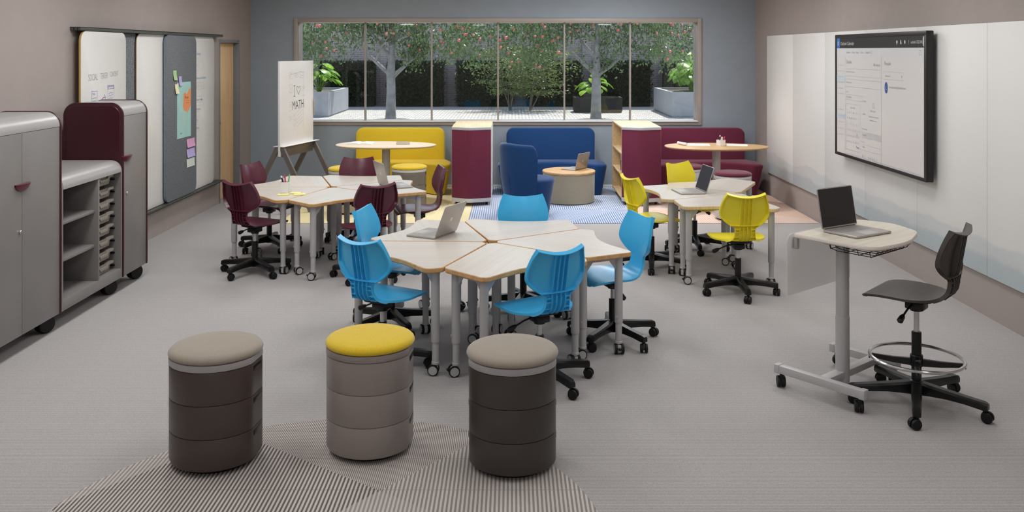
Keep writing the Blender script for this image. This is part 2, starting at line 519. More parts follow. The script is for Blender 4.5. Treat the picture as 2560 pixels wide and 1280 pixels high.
def acrylic():
    t = NT('acrylic'); tr = t.n('ShaderNodeBsdfTransparent')
    mx = t.n('ShaderNodeMixShader'); g = t.noise(t.coord(), 4, 2)
    t.base(t.mix(g, lin((222, 220, 217)), lin((228, 226, 223)))); t.b.inputs['Roughness'].default_value = .3
    mx.inputs[0].default_value = .45
    t.l(tr.outputs[0], mx.inputs[1]); t.l(t.b.outputs[0], mx.inputs[2]); t.l(mx.outputs[0], t.out.inputs[0])
    MATS['acrylic'] = t.m
acrylic()

# ------------------------------------------------------------------ the room
XL, XR, YB, YF, ZC = -3.75, 3.49, 12.86, -5.0, 3.0
struct(B().box(XL-.2, XR+.2, YF-.2, YB+.3, -.12, 0).obj('floor', 'carpet_grey'))
struct(B().box(XL-.2, XR+.2, YF-.2, YB+.3, ZC, ZC+.15).obj('ceiling', 'ceiling_white'))
struct(B().box(XL-.2, XR+.2, YF-.2, YF, 0, ZC).obj('wall_front', 'wall_taupe'))
struct(B().box(XR, XR+.2, YF, YB+.3, 0, ZC).obj('wall_right', 'wall_taupe'))
DY0, DY1, DZ = 11.47, 12.32, 2.10
w = B()
w.box(XL-.2, XL, YF, DY0, 0, ZC); w.box(XL-.2, XL, DY1, YB+.3, 0, ZC); w.box(XL-.2, XL, DY0, DY1, DZ, ZC)
struct(w.obj('wall_left', 'wall_taupe'))
WX0, WX1, WZ0, WZ1 = -3.085, 2.675, .935, 2.375
w = B()
w.box(XL, WX0, YB, YB+.3, 0, ZC); w.box(WX1, XR, YB, YB+.3, 0, ZC)
w.box(WX0, WX1, YB, YB+.3, 0, WZ0); w.box(WX0, WX1, YB, YB+.3, WZ1, ZC)
struct(w.obj('wall_back', 'wall_blue'))
b = B(); b.box(XL, XR, YB-.012, YB, 0, .035, .002); struct(b.obj('baseboard_back', 'white_paint'))
# window: frame with mullions, sill, six panes
win = bpy.data.objects.new('window_1', None); COL.objects.link(win); win.location = (0, YB, 0); struct(win)
b = B()
b.box(WX0-.045, WX0+.012, -.02, .30, WZ0-.045, WZ1+.045, .004); b.box(WX1-.012, WX1+.045, -.02, .30, WZ0-.045, WZ1+.045, .004)
b.box(WX0+.012, WX1-.012, -.02, .30, WZ1-.012, WZ1+.045, .004); b.box(WX0+.012, WX1-.012, -.018, .30, WZ0-.045, WZ0+.0, .004)
b.obj('window_frame', 'frame_beige', win)
B().box(WX0+.012, WX1-.012, -.035, .28, WZ0, WZ0+.018, .004).obj('window_sill', 'white_paint', win)
mull = [-2.118, -1.160, -.202, .756, 1.705]
for x in mull: B().box(x-.011, x+.011, .05, .13, WZ0+.018, WZ1-.012, .003).obj('mullion', 'frame_beige', win)
xs = [WX0+.012]+mull+[WX1-.012]
for x0, x1 in zip(xs, xs[1:]): B().box(x0+.011, x1-.011, .084, .092, WZ0+.018, WZ1-.012).obj('pane', 'window_glass', win)
# door in the left wall
door = bpy.data.objects.new('door_1', None); COL.objects.link(door); door.location = (XL, DY0, 0); struct(door)
dw = DY1-DY0
b = B()
b.box(-.19, .006, 0, .035, 0, DZ, .002); b.box(-.19, .006, dw-.035, dw, 0, DZ, .002); b.box(-.19, .006, .035, dw-.035, DZ-.04, DZ, .002)
b.obj('door_frame', 'frame_grey', door)
B().box(-.12, -.072, .036, dw-.036, .008, DZ-.041, .002).obj('door_leaf', 'door_wood', door)
b = B().at((-.072, .075, 1.02), ry=R(90)); b.lathe([(.024, 0), (.024, .006), (.010, .010), (.010, .04), (.022, .05), (.022, .062), (.012, .066)], 16)
b.obj('door_knob', 'black_metal', door)

# rugs
def rug(name, pts, mat, label):
    o = B().prism(pts, 0.0005, .008, .003).obj(name, mat); return tag(o, label, 'rug')
rug('round_rug', circ(1.185, 72, -.80, 3.557), 'rug_grey_stripes', 'round grey and white striped rug under the three front stools')
rug('rug', rrect(-2.64, -.50, 10.13, 12.82), 'rug_yellow_stripes', 'pale yellow patterned rug under the yellow sofa')
rug('rug', rrect(-.498, 1.50, 10.13, 12.82), 'rug_blue_stripes', 'blue and white striped rug under the blue sofa')
rug('rug', rrect(1.502, 3.47, 10.13, 12.82), 'rug_orange_stripes', 'orange and cream striped rug under the maroon sofa')

# ------------------------------------------------------------------ sliding boards on the left wall
sysm = thing('sliding_board_rails', 'dark metal rails on the left wall carrying sliding boards', 'rail', (XL, 7.60, 0))
for z0, z1, nm in ((2.127, 2.158, 'top_rail'), (.302, .326, 'bottom_rail')):
    b = B()
    for k in range(3):
        b.box(.002+k*.031, .028+k*.031, 0, 3.75, z0, z1, .002)
    b.box(0, .09, 0, 3.75, z1-.006 if nm == 'top_rail' else z0, z1 if nm == 'top_rail' else z0+.006)
    b.obj(nm, 'rail_dark', sysm)
def panel(name, x, y0, y1, z0, z1, th, face, edge, label, cat, r=.09):
    """upright slab with round corners: face looks to +X"""
    root = thing(name, label, cat, (x, y0, 0))
    pts = rrect(0, y1-y0, z0, z1, r, 6)
    b = B().frame((0, 0, 0), (0, 1, 0), (0, 0, 1)); b.prism(inset(pts, .001), th-.004, th, .001); b.obj('panel_face', face, root)
    b = B().frame((0, 0, 0), (0, 1, 0), (0, 0, 1)); b.prism(pts, 0, th-.004, .001); b.obj('panel_edge', edge, root)
    return root
wb1 = panel('sliding_whiteboard', -3.690, 7.63, 8.52, .34, 2.124, .020, 'board_white', 'board_edge', 'sliding whiteboard nearest the cabinets with a drawn phone screen and arrow', 'whiteboard')
panel('sliding_felt_panel', -3.742, 8.02, 8.92, .33, 2.126, .014, 'felt_grey', 'felt_edge', 'dark grey felt panel mostly hidden between two sliding whiteboards', 'pin board')
panel('sliding_whiteboard', -3.718, 8.85, 9.77, .33, 2.126, .011, 'board_white', 'board_edge', 'blank sliding whiteboard between the two grey felt panels', 'whiteboard')
wb3 = panel('sliding_whiteboard', -3.722, 10.2, 11.14, .33, 2.126, .02, 'board_white', 'board_edge', 'sliding whiteboard beside the door with a handwritten flow chart', 'whiteboard')
felt2 = panel('sliding_felt_panel', -3.694, 9.50, 10.42, .33, 2.126, .024, 'felt_grey', 'felt_edge', 'grey felt panel holding the mint poster and sticky notes', 'pin board')
# drawing on the first whiteboard: local x = along wall, y = height
def wallplane(x, y0): return B().frame((x, y0, 0), (0, 1, 0), (0, 0, 1))
def lp(root): return B().frame((.0205, 0, 0), (0, 1, 0), (0, 0, 1))
def circle_pts(cx, cy, rx, ry, a0=0, a1=360, n=18): return [(cx+rx*math.cos(R(a0+(a1-a0)*i/n)), cy+ry*math.sin(R(a0+(a1-a0)*i/n))) for i in range(n+1)]
random.seed(5)
def scrib(b, x, y, w, h, n=6, lw=.004):
    p = [(x+w*i/n+random.uniform(-.2, .2)*w/n, y+random.uniform(0, h)) for i in range(n+1)]; b.ribbon(p, lw)
b = lp(wb1)
b.text('SOCIAL', .13, 1.690, .085, sx=.62, slope=.03); b.text('TEASER', .36, 1.702, .075, sx=.58, slope=.03); b.text('CONTENT', .545, 1.716, .066, sx=.55, slope=.03)
b.obj('handwriting', 'pen_grey', wb1)['label'] = 'faint grey marker heading'
b = lp(wb1)
b.frame_rect(.19, .30, 1.315, 1.60, .004); b.text('Chat', .20, 1.565, .03); scrib(b, .20, 1.375, .08, .02); scrib(b, .20, 1.34, .08, .012)
b.frame_rect(.50, .635, 1.39, 1.64, .003); b.frame_rect(.505, .63, 1.605, 1.635, .004); scrib(b, .51, 1.615, .11, .012)
for k in range(4): scrib(b, .52, 1.56-.028*k, .09, .022, 7, .004)
for k in range(3): b.frame_rect(.512+.04*k, .546+.04*k, 1.455, 1.485, .003)
for k in range(3): scrib(b, .515, 1.43-.012*k, .1, .006, 5, .003)
b.text('CHANGES INTRODUCTION', .165, 1.245, .034, sx=.62, slope=.04); b.text('LIGHT IN THE BEGINNING', .165, 1.178, .034, sx=.62, slope=.04); b.text('FOLLOW UPS, IDEAS, BELOW', .165, 1.11, .034, sx=.62, slope=.04)
for z in (1.24, 1.173, 1.105): b.rect(.145, .153, z, z+.034)
b.obj('handwriting', 'pen_violet', wb1)['label'] = 'violet marker sketch and bullet lines'
b = lp(wb1); b.ribbon(circle_pts(.44, 1.475, .075, .06, 180, 80), .008); b.ribbon([(.435, 1.56), (.465, 1.533), (.43, 1.49)], .007)
b.obj('drawn_arrow', 'pen_purple', wb1)['label'] = 'purple curved arrow'
b = lp(wb1); b.frame_rect(.195, .295, 1.40, 1.495, .006); b.obj('drawn_box', 'pen_red', wb1)['label'] = 'red marker outline'
b = lp(wb1); b.rect(.201, .289, 1.406, 1.489, -.0002); b.obj('box_fill', 'pen_pink_fill', wb1)
b = lp(wb1); b.ribbon([(.237, 1.425), (.237, 1.47), (.255, 1.448), (.237, 1.425)], .004); b.obj('play_mark', 'pen_black', wb1)
b = lp(wb1); b.ribbon([(.20, 1.535), (.285, 1.54)], .006); b.ribbon([(.20, 1.512), (.28, 1.516)], .006); b.obj('drawn_lines', 'pen_green', wb1)
# flow chart on the third whiteboard
def lp3(): return B().frame((.0205, 0, 0), (0, 1, 0), (0, 0, 1))
b = lp3(); b.text('Public Library', .18, 1.905, .05); b.text('Learn Tools and Feedback', .19, 1.62, .042); b.text('Share Report with', .21, 1.365, .04); b.text('Get Results', .25, 1.255, .04); b.text('Test', .27, 1.13, .04); b.text('Build Items', .22, 1.035, .04)
b.obj('handwriting', 'pen_blue', wb3)['label'] = 'blue marker words'
b = lp3(); b.ribbon(circle_pts(.34, 1.79, .05, .08), .005); b.ribbon([(.34, 1.70), (.34, 1.65)], .004); b.text('B', .322, 1.765, .05)
for k in range(5): b.frame_rect(.24+.075*k, .30+.075*k, 1.50, 1.585, .004); b.text('ab', .245+.075*k, 1.53, .03)
b.frame_rect(.19, .49, 1.345, 1.42, .004); b.frame_rect(.23, .46, 1.235, 1.31, .004); b.frame_rect(.25, .36, 1.11, 1.19, .004); b.frame_rect(.2, .42, 1.01, 1.09, .004)
b.ribbon(circle_pts(.42, 1.72, .15, .13, 75, -35), .004); b.ribbon(circle_pts(.44, 1.20, .13, .19, 70, -75), .004); b.ribbon([(.5, 1.45), (.505, 1.34)], .003)
b.obj('drawn_chart', 'pen_light', wb3)['label'] = 'grey marker boxes and arrows'
# poster and notes on the felt panel
FX = -3.669
def sheet(y0, y1, z0, z1, th=.0012): return B().at((FX, 0, 0)).box(0, th, y0, y1, z0, z1)
po = thing('poster', 'mint poster with orange shape pinned on the grey felt panel', 'poster', (FX, 9.81, 0))
B().box(.0005, .002, 0, .42, .985, 1.605).obj('sheet', 'poster_mint', po)
b = B().frame((.0024, 0, 0), (0, 1, 0), (0, 0, 1))
blob = [(.19, 1.47), (.24, 1.49), (.30, 1.465), (.355, 1.52), (.419, 1.54), (.419, 1.33), (.37, 1.30), (.31, 1.25), (.26, 1.275), (.21, 1.285), (.17, 1.33), (.19, 1.39)]
b.poly(list(reversed(rpoly([(x, y, .02) for x, y in blob], 3)))); b.obj('printed_shape', 'poster_orange', po)
b = B().frame((.0026, 0, 0), (0, 1, 0), (0, 0, 1))
b.text('Plume', .235, 1.415, .045); b.text('club', .09, 1.03, .03)
for k in range(2): b.ribbon([(.27, 1.39-.025*k), (.37, 1.392-.025*k)], .003)
b.obj('lettering', 'ink_dark', po)
b = B().frame((.0026, 0, 0), (0, 1, 0), (0, 0, 1))
b.ribbon(circle_pts(.26, 1.36, .09, .1, 200, 330), .006); b.ribbon(circle_pts(.18, 1.38, .1, .12, 110, 250), .006)
for k in range(7): b.ribbon([(.12+.03*k, 1.24), (.16+.02*k, 1.18), (.13+.035*k, 1.12-.02*(k % 3))], .005)
b.text('club', .05, 1.51, .035); b.obj('printed_lines', 'poster_line', po)
def note(y0, z0, mat, label, w=.075, h=.075, curl=.014, off=0, group='sticky notes on the felt panel'):
    b = B(); rings = []
    n = 6
    for k in range(n+1):
        s = k/n; z = z0+h*(1-s); x = FX+.0008+off+curl*s**2.2
        rings.append([(x, y0, z), (x, y0+w, z), (x+.0006, y0+w, z), (x+.0006, y0, z)])
    o = b.loft(rings).obj('sticky_note', mat); return tag(o, label, 'sticky note', group)
note(9.70, 1.635, 'note_green', 'green sticky note above the mint poster', .095, .105)
note(9.855, 1.568, 'note_lilac', 'lilac sticky note holding the top edge of the mint poster', .085, .105, .014, .003)
note(9.745, 1.485, 'note_cream', 'cream sticky note holding the top corner of the mint poster', .1, .105, .014, .003)
for r, (mat, cn, z) in enumerate((('note_pink', 'pink', .86), ('note_lilac', 'lavender', .745), ('note_mint', 'pale mint', .635))):
    for k, wh in enumerate(('nearest the blank whiteboard', 'in the middle', 'nearest the flow chart')):
        note(10.105+.083*k, z, mat, f'{cn} sticky note under the poster, {wh} of its row of three', .08, .095, .012 if r < 2 else .004)
# ------------------------------------------------------------------ rolling cabinets along the left wall
CXB, CXF = -3.64, -3.16          # back and front
def ball_caster(r=.062):
    b = B()
    b.at((0, -.014, r), rx=R(90)); b.lathe([(r*.55, -.022), (r*.92, -.02), (r, -.008), (r, .008), (r*.92, .016), (r*.5, .018)], 24)
    b.at((0, .03, r), rx=R(90)); b.lathe([(r*.5, -.012), (r*.9, -.012), (r*.98, -.004), (r*.98, .008), (r*.9, .018), (r*.55, .02)], 24)
    b.at(); b.cyl((0, 0, r), (0, 0, r*2+.004), .014)
    b.box(-.03, .03, -.03, .03, r*1.6, r*2.05, .006)
    return b
def side_profile(z0, z1, r, x0=CXB, x1=CXF):
    return rpoly([(x0, z0, .01), (x1, z0, .01), (x1, z1, r), (x0, z1, r)], 8)
def yz_prism(b, pts, y0, y1, r=0):
    """polygon in xz drawn along y"""
    b.frame((0, y0, 0), (1, 0, 0), (0, 0, 1))   # local z = -y
    b.prism(pts, -(y1-y0), 0, r, 2); b.at(); return b
def cabinet_legs(root, y0, y1):
    for i, (x, y) in enumerate(((CXF-.075, y1-.075), (CXF-.27, y0+.075), (CXB+.075, y1-.075), (CXB+.075, y0+.075))):
        o = ball_caster().obj('caster', 'black_rubber', root); o.location = (x, y, 0)
        o.rotation_euler = (0, 0, R((62, 20, 100, 75)[i]))
def tall_cabinet(y0, y1, doors, label, handle_at):
    root = thing('storage_cabinet', label, 'cabinet', (0, 0, 0))
    zt = 1.526
    for ya, yb in ((y0, y0+.018), (y1-.018, y1)):
        b = B(); yz_prism(b, side_profile(.115, zt+.006, .105, CXB-.004, CXF+.006), ya, yb, .004)
        pin = inset(side_profile(.115, zt+.006, .105, CXB-.004, CXF+.006), .026)
        b.frame((0, ya-.0015, 0), (1, 0, 0), (0, 0, 1))
        b.loft([[(x, y, .0) for x, y in pin], [(x, y, .0028) for x, y in inset(pin, .003)]], cap0=False) if ya == y0 else None
        b.obj('end_panel', 'maroon_gloss', root)
    # curved top hood
    b = B(); outer = rpoly([(CXB, zt, .0), (CXB, zt-.14, 0), (CXF-.02, zt-.14, 0), (CXF-.02, zt-.1, 0), (CXF, zt-.1, 0.0), (CXF, zt, .098)], 8)
    pts = [(CXB, zt-.14), (CXF-.022, zt-.14), (CXF-.022, zt-.102), (CXF, zt-.102)]
    pts += [(CXF-.098+.098*math.cos(R(a)), zt-.098+.098*math.sin(R(a))) for a in range(0, 91, 9)] + [(CXB+.098+.098*math.cos(R(a)), zt-.098+.098*math.sin(R(a))) for a in range(90, 181, 15)]
    yz_prism(b, pts, y0+.0185, y1-.0185); b.obj('top', 'cabinet_top', root)
    b = B(); b.box(CXB+.001, CXF-.022, y0+.0185, y1-.0185, .116, zt-.14); b.obj('carcass', 'cabinet_grey', root)
    n = doors; ys = [y0+.019+(y1-y0-.038)*k/n for k in range(n+1)]
    for k in range(n):
        d = B().box(CXF-.0215, CXF, ys[k]+.0015, ys[k+1]-.0015, .118, zt-.1045, .003).obj('door', 'cabinet_grey', root)
        h = handle_at[k]
        if h is not None:
            b = B(); yc, side = h
            # half-moon pull: a scooped lip, deepest in the middle
            N = 12; rings = []
            for i in range(N+1):
                s = i/N if side == 0 else (i/N*.5 if side < 0 else .5+i/N*.5)
                yy = yc+(s-.5)*.175; dp = .034*math.sqrt(max(.02, 1-(2*s-1)**2)); hh = .05*math.sqrt(max(.03, 1-(2*s-1)**2))
                zt2 = 1.098
                rings.append([(CXF+.0005, yy, zt2), (CXF+dp, yy, zt2-.002), (CXF+dp*.9, yy, zt2-.012), (CXF+.008, yy, zt2-hh), (CXF+.0005, yy, zt2-hh)])
            b.loft(rings); b.obj('handle', 'maroon_handle', d)
        if k == 0:
            yl = h[0] if h else ys[1]
            b = B().at((CXF+.0005, ys[1]-.025 if n == 2 else ys[0]+.055, .787), ry=R(90)); b.lathe([(.013, 0), (.013, .006), (.010, .010)], 16); b.obj('lock', 'steel', d)
    cabinet_legs(root, y0, y1)
    return root
tall_cabinet(5.28, 6.28, 2, 'tall grey two-door cabinet nearest the camera, on black casters', [(5.778, -1), (5.778, 1)])
tall_cabinet(7.272, 7.76, 1, 'tall grey one-door cabinet with a maroon end beside the sliding boards', [(7.34, 0)])
# low open unit between them
lo = thing('storage_unit', 'low grey open unit with shelves and a column of trays, between the tall cabinets', 'cabinet')
ya, yb, zt = 6.292, 7.262, 1.068
for y in (ya, yb-.018):
    b = B(); pts = [(CXB, .118), (CXF, .118)]+[(CXF-.085+.085*math.cos(R(a)), zt-.085+.085*math.sin(R(a))) for a in range(0, 91, 9)]+[(CXB, zt)]
    yz_prism(b, inset(pts, .001), y, y+.018); b.obj('side_panel', 'cabinet_grey', lo)
b = B(); th = .03
pts = [(CXF-.055, zt-.105), (CXF, zt-.095)]+[(CXF-.085+.085*math.cos(R(a)), zt-.085+.085*math.sin(R(a))) for a in range(0, 91, 9)]+[(CXB, zt), (CXB, zt-th), (CXF-.11, zt-th)]
yz_prism(b, [(x, z+.001) for x, z in pts], ya+.0185, yb-.0185); b.obj('top', 'cabinet_top', lo)
B().box(CXB, CXB+.012, ya+.0185, yb-.0185, .12, zt-th).obj('back_panel', 'cabinet_inside', lo)
B().box(CXB+.0125, CXF, ya+.0185, yb-.0185, .119, .195, .003).obj('bottom_board', 'cabinet_grey', lo)
B().box(CXB+.0125, CXF-.004, 6.853, 6.875, .1955, zt-.1, .002).obj('divider', 'cabinet_grey', lo)
for z in (.715, .452): B().box(CXB+.0125, CXF-.03, ya+.0185, 6.8525, z, z+.022, .002).obj('shelf', 'cabinet_grey', lo)
b = B()
for k in range(8):
    z = .885-.099*k
    for y in (6.8765, 7.2265): b.box(CXB+.03, CXF-.05, y, y+.016, z+.026, z+.038)
b.obj('tray_runners', 'black_plastic', lo)
cabinet_legs(lo, ya, yb)
def tray():
    root = thing('storage_tray', '', 'tray', group='storage trays in the low unit')
    W, D, H = .318, .40, .072
    b = B()
    outer = rrect(-D, -.012, -W/2+.012, W/2-.012, .02); inner = inset(outer, .006)
    b.loft([[(x, y, .0) for x, y in inset(outer, .012)], [(x, y, H) for x, y in outer], [(x, y, H) for x, y in inner], [(x, y, .006) for x, y in inset(inner, .010)]])
    b.obj('tray_body', 'tray_beige', root)
    # front lip with the dipped grip
    prof = [(-.5, 0), (-.26, 0), (-.2, -.022), (.16, -.022), (.22, .0), (.5, 0)]
    rings = []
    for t, dz in prof:
        y = t*W; z = H+dz+.001
        rings.append([(-.03, y, z), (.0, y, z), (.0, y, z-.018), (-.006, y, z-.018), (-.006, y, z-.006), (-.03, y, z-.006)])
    b = B().loft(rings)
    b.obj('tray_lip', 'tray_beige', root)
    return root
tr = tray()
ordw = ['topmost', 'second from the top', 'third from the top', 'fourth from the top', 'fourth from the bottom', 'third from the bottom', 'second from the bottom', 'lowest']
for k in range(8): place(tr, k > 0, (CXF-.045, 7.0505, .889-.099*k), 0, f'beige plastic tray in the low unit, {ordw[k]} of its column')

# ------------------------------------------------------------------ right wall: glass boards and the big screen
edges = [13.32-1.13, 11.06, 9.93, 8.80, 7.67, 6.54, 5.41]
lab = ['white glass wall panel nearest the window wall', 'white glass wall panel just beyond the far edge of the screen', 'white glass wall panel behind the far part of the screen',
       'white glass wall panel behind the near part of the screen', 'white glass wall panel just this side of the screen', 'white glass wall panel nearest the camera, cut by the picture edge']
for k in range(6):
    o = B().box(XR-.022, XR-.008, edges[k+1]+.002, edges[k]-.002, .308, 2.157, .002).obj('wall_mounted_whiteboard', 'glass_mural')
    tag(o, lab[k], 'whiteboard', 'glass panels on the right wall')
tv = thing('wall_screen', 'large black wall screen showing a calendar page', 'screen', (XR, 0, 0))
XS = 3.37
def scr(x=0): return B().frame((XS-XR-x, 9.35, .881), (0, -1, 0), (0, 0, 1))   # local x from far edge to near edge, y up
SW, SH = 2.06, 1.238
b = B().frame((XS-XR+.062, 9.35, .881), (0, -1, 0), (0, 0, 1)); b.prism(rrect(0, SW, 0, SH, .012, 3), 0, .054, .004); b.obj('casing', 'black_metal', tv)
b = B().frame((XS-XR+.0955, 9.35, .881), (0, -1, 0), (0, 0, 1)); b.prism(rrect(.25, SW-.1, .1, SH-.05, .03, 3), .0, .0415, .006); b.obj('wall_bracket', 'black_metal', tv)
b = scr(-.0075); b.frame_rect(0.004, SW-.004, .004, SH-.004, .0, 0)
b = B().frame((XS-XR+.008, 9.35, .881), (0, -1, 0), (0, 0, 1))
fr = rrect(0, SW, 0, SH, .012, 3)
b.prism(rrect(0, SW, 0, .030, .004), 0, .008, .002); b.prism(rrect(0, SW, SH-.036, SH, .004), 0, .008, .002); b.prism(rrect(0, .042, .03, SH-.036, 0), 0, .008, .002); b.prism(rrect(SW-.042, SW, .03, SH-.036, 0), 0, .008, .002)
b.obj('bezel', 'black_metal', tv)
sx0, sx1, sz0, sz1 = .042, SW-.042, .030, SH-.036
BW, BH = sx1-sx0, sz1-sz0
def px(u): return sx0+BW*u
def pz(v): return sz0+BH*(1-v)
def srect(b, u0, u1, v0, v1): b.rect(px(u0), px(u1), pz(v1), pz(v0)); return b
b = scr(-.0062); srect(b, 0, 1, 0, 1); b.obj('display', 'screen_lit', tv)
e = .0006
b = scr(-.0062+e); srect(b, 0, 1, 0, .088); b.obj('title_bar', 'screen_off', tv)
b = scr(-.0062+e); srect(b, 0, 1, .088, .155); b.obj('tool_bar', 'screen_bar', tv)
b = scr(-.0062+2*e); srect(b, 0, .042, 0, .088); b.obj('menu_square', 'ink_blue', tv)
b = scr(-.0062+3*e)
for i in range(3):
    for j in range(3): srect(b, .013+.0065*i, .017+.0065*i, .028+.013*j, .038+.013*j)
b.text('Outlook Calendar', px(.052), pz(.062), .052, sx=.95)
for u in (.735, .775, .815):
    pass
b.poly(circle_pts(px(.735), pz(.045), .014, .016, 0, 340, 12)); b.rect(px(.733), px(.737), pz(.068), pz(.05))
b.poly([(px(.768), pz(.06)), (px(.782), pz(.06)), (px(.778), pz(.03)), (px(.772), pz(.03))]); b.poly(circle_pts(px(.815), pz(.046), .013, .017, 0, 340, 12))
b.text('?', px(.848), pz(.062), .05); b.text('outlook C022184...', px(.872), pz(.058), .038, sx=.78)
b.poly(circle_pts(px(.992), pz(.044), .014, .044, 0, 345, 16))
b.obj('title_lettering', 'logo_light', tv)
b = scr(-.0062+2*e)
b.text('New', px(.155), pz(.132), .030); b.text('Delete', px(.205), pz(.132), .030); b.text('Reply', px(.262), pz(.132), .030)
b.text('Charm', px(.315), pz(.132), .030); b.text('Categories', px(.375), pz(.132), .030); b.rect(px(.452), px(.456), pz(.14), pz(.108)); b.rect(px(.14), px(.150), pz(.132), pz(.118)); b.frame_rect(px(.955), px(.97), pz(.142), pz(.108), .004)
b.obj('tool_lettering', 'ink_mid', tv)
b = scr(-.0062+2*e)
b.text('Details', px(.133), pz(.218), .05); b.text('People', px(.60), pz(.222), .05); b.text('Feedback', px(.495), pz(.232), .030); b.rect(px(.478), px(.488), pz(.232), pz(.210))
b.obj('heading_lettering', 'ink_mid', tv); b = scr(-.0062+2*e)
b.text('Add a title for the event', px(.135), pz(.295), .022); b.text('Add a location', px(.135), pz(.385), .022); b.text('Add people', px(.61), pz(.31), .022); b.text('+', px(.775), pz(.318), .05)
b.text('Start', px(.135), pz(.465), .022); b.text('Fri 2/4/2018', px(.135), pz(.513), .026); b.text('March 2018', px(.19), pz(.60), .024)
b.text('Free', px(.625), pz(.43), .018); b.text('12:30 PM', px(.345), pz(.53), .022); b.text('1:00 PM', px(.345), pz(.635), .022)
b.obj('form_lettering', 'ink_mid', tv); b = scr(-.0062+2*e)
b.text('Find a time', px(.44), pz(.60), .026); b.text('Organize and review the', px(.42), pz(.645), .022); b.text('attendees to see it', px(.43), pz(.675), .022)
b.obj('hint_lettering', 'ink_mid', tv); b = scr(-.0062+2*e)
b.text('someoneelse@outlook.com', px(.65), pz(.395), .030)
b.frame_rect(px(.465), px(.485), pz(.568), pz(.532), .003); b.text('Save to calendar', px(.335), pz(.755), .02)
b.text('Calendar', px(.345), pz(.805), .026); b.text('Remind', px(.335), pz(.862), .02); b.text('None', px(.345), pz(.905), .026)
b.obj('option_lettering', 'ink_mid', tv); b = scr(-.0062+2*e)
days = ['S', 'M', 'T', 'W', 'T', 'F', 'S']
for c in range(7):
    b.text(days[c], px(.148+.024*c), pz(.645), .026)
    for r in range(5):
        b.text(str((c+r*7+26) % 31+1), px(.145+.024*c), pz(.69+.05*r), .024)
b.obj('calendar_lettering', 'ink_mid', tv)
b = scr(-.0062+2*e)
for v in (.262, .325, .352, .415): b.rect(px(.133), px(.565), pz(v)-.0015, pz(v)+.0015)
b.frame_rect(px(.133), px(.34), pz(.53), pz(.482), .003); b.frame_rect(px(.13), px(.315), pz(.985-.03), pz(.56), .003)
b.rect(px(.595), px(.80), pz(.272)-.001, pz(.272)+.001); b.rect(px(.595), px(.80), pz(.33)-.001, pz(.33)+.001)
for v in (.88, .925): b.rect(px(.335), px(.565), pz(v)-.001, pz(v)+.001)
b.rect(px(.565), px(.567), pz(1), pz(.155)); b.rect(px(.118), px(.120), pz(1), pz(.155)); b.rect(px(.12), px(.96), pz(.987)-.006, pz(.987))
for k in range(6): b.rect(px(.02), px(.09), pz(.235+.05*k)-.004, pz(.235+.05*k)+.004)
for k in range(5): b.rect(px(.02), px(.095), pz(.62+.055*k)-.003, pz(.62+.055*k)+.003)
b.obj('page_lines', 'ink_soft', tv)
b = scr(-.0062+1.5*e); srect(b, .335, .565, .775, .825); srect(b, .262, .28, .80, .83); b.obj('selected_field', 'ink_faint', tv)
b = scr(-.0062+1.5*e); srect(b, .0, .118, .66, .70); b.obj('side_field', 'ink_pale_blue', tv); b = scr(-.0062+1.5*e); srect(b, .0, .118, .32, .38); b.obj('side_field', 'ink_pale_blue', tv)
b = scr(-.0062+2*e); b.poly(circle_pts(px(.62), pz(.395), .034, .052, 0, 345, 24)); b.obj('avatar', 'ink_navy', tv); b = scr(-.0062+2*e); b.text('Today', px(.262), pz(.925), .03); b.obj('today_lettering', 'ink_navy', tv)
b = scr(-.0062+3*e); b.text('L', px(.614), pz(.41), .05); b.obj('avatar_letter', 'logo_light', tv)
b = scr(-.0062+2*e)
for k in range(8): b.text('BI UAAE='[k], px(.34+.024*k), pz(.985), .032)
b.obj('format_lettering', 'ink_mid', tv)

# ------------------------------------------------------------------ easel whiteboard
ez = thing('easel', 'mobile easel on grey A-frame legs holding a white board that says I love MATH', 'easel', (-2.725, 11.315, 0), math.atan2(.83, .218))
Lb = .86
b = B().box(-Lb/2, Lb/2, -.016, .016, .665, 1.828, .004)
b.obj('board', 'easel_white', ez)
def ep(y): return B().frame((-Lb/2, y, 0), (1, 0, 0), (0, 0, 1))
# camera sees the -y side (facing the room)
b = ep(-.0165)
b.ribbon([(.335, 1.515), (.375, 1.52)], .008); b.ribbon([(.355, 1.518), (.355, 1.385)], .008); b.ribbon([(.335, 1.385), (.375, 1.385)], .008)
h = [(.46, 1.40), (.41, 1.475), (.415, 1.50), (.44, 1.505), (.46, 1.48), (.48, 1.505), (.505, 1.50), (.51, 1.475), (.46, 1.40)]; b.ribbon(h, .007)
b.text('MATH', .30, 1.215, .155, sx=.72, slope=.06)
b.obj('handwriting', 'pen_black', ez)['label'] = 'dark marker words on the board'
b = ep(-.0166); random.seed(9)
for x, z, ww, hh in ((.22, 1.60, .1, .1), (.35, 1.62, .1, .06), (.47, 1.60, .12, .1), (.22, 1.42, .09, .14), (.53, 1.38, .09, .15), (.22, 1.06, .07, .16), (.33, 1.00, .07, .18), (.22, 1.25, .06, .08)):
    for k in range(3): scrib(b, x, z+hh*k/3, ww, hh/3, 5, .0035)
for k in range(5): b.ribbon([(.42, 1.0+.045*k), (.57, 1.07+.045*k)], .0035)
b.ribbon([(.22, 1.56), (.22, 1.66), (.60, 1.69)], .003); b.ribbon([(.6, 1.69), (.58, .95)], .003)
b.obj('faint_sketches', 'pen_light', ez)['label'] = 'faint grey marker sketches'
B().box(Lb/2-.012, Lb/2+.004, -.035, -.017, 1.12, 1.32, .003).obj('grip', 'frame_beige', ez)
b = B()
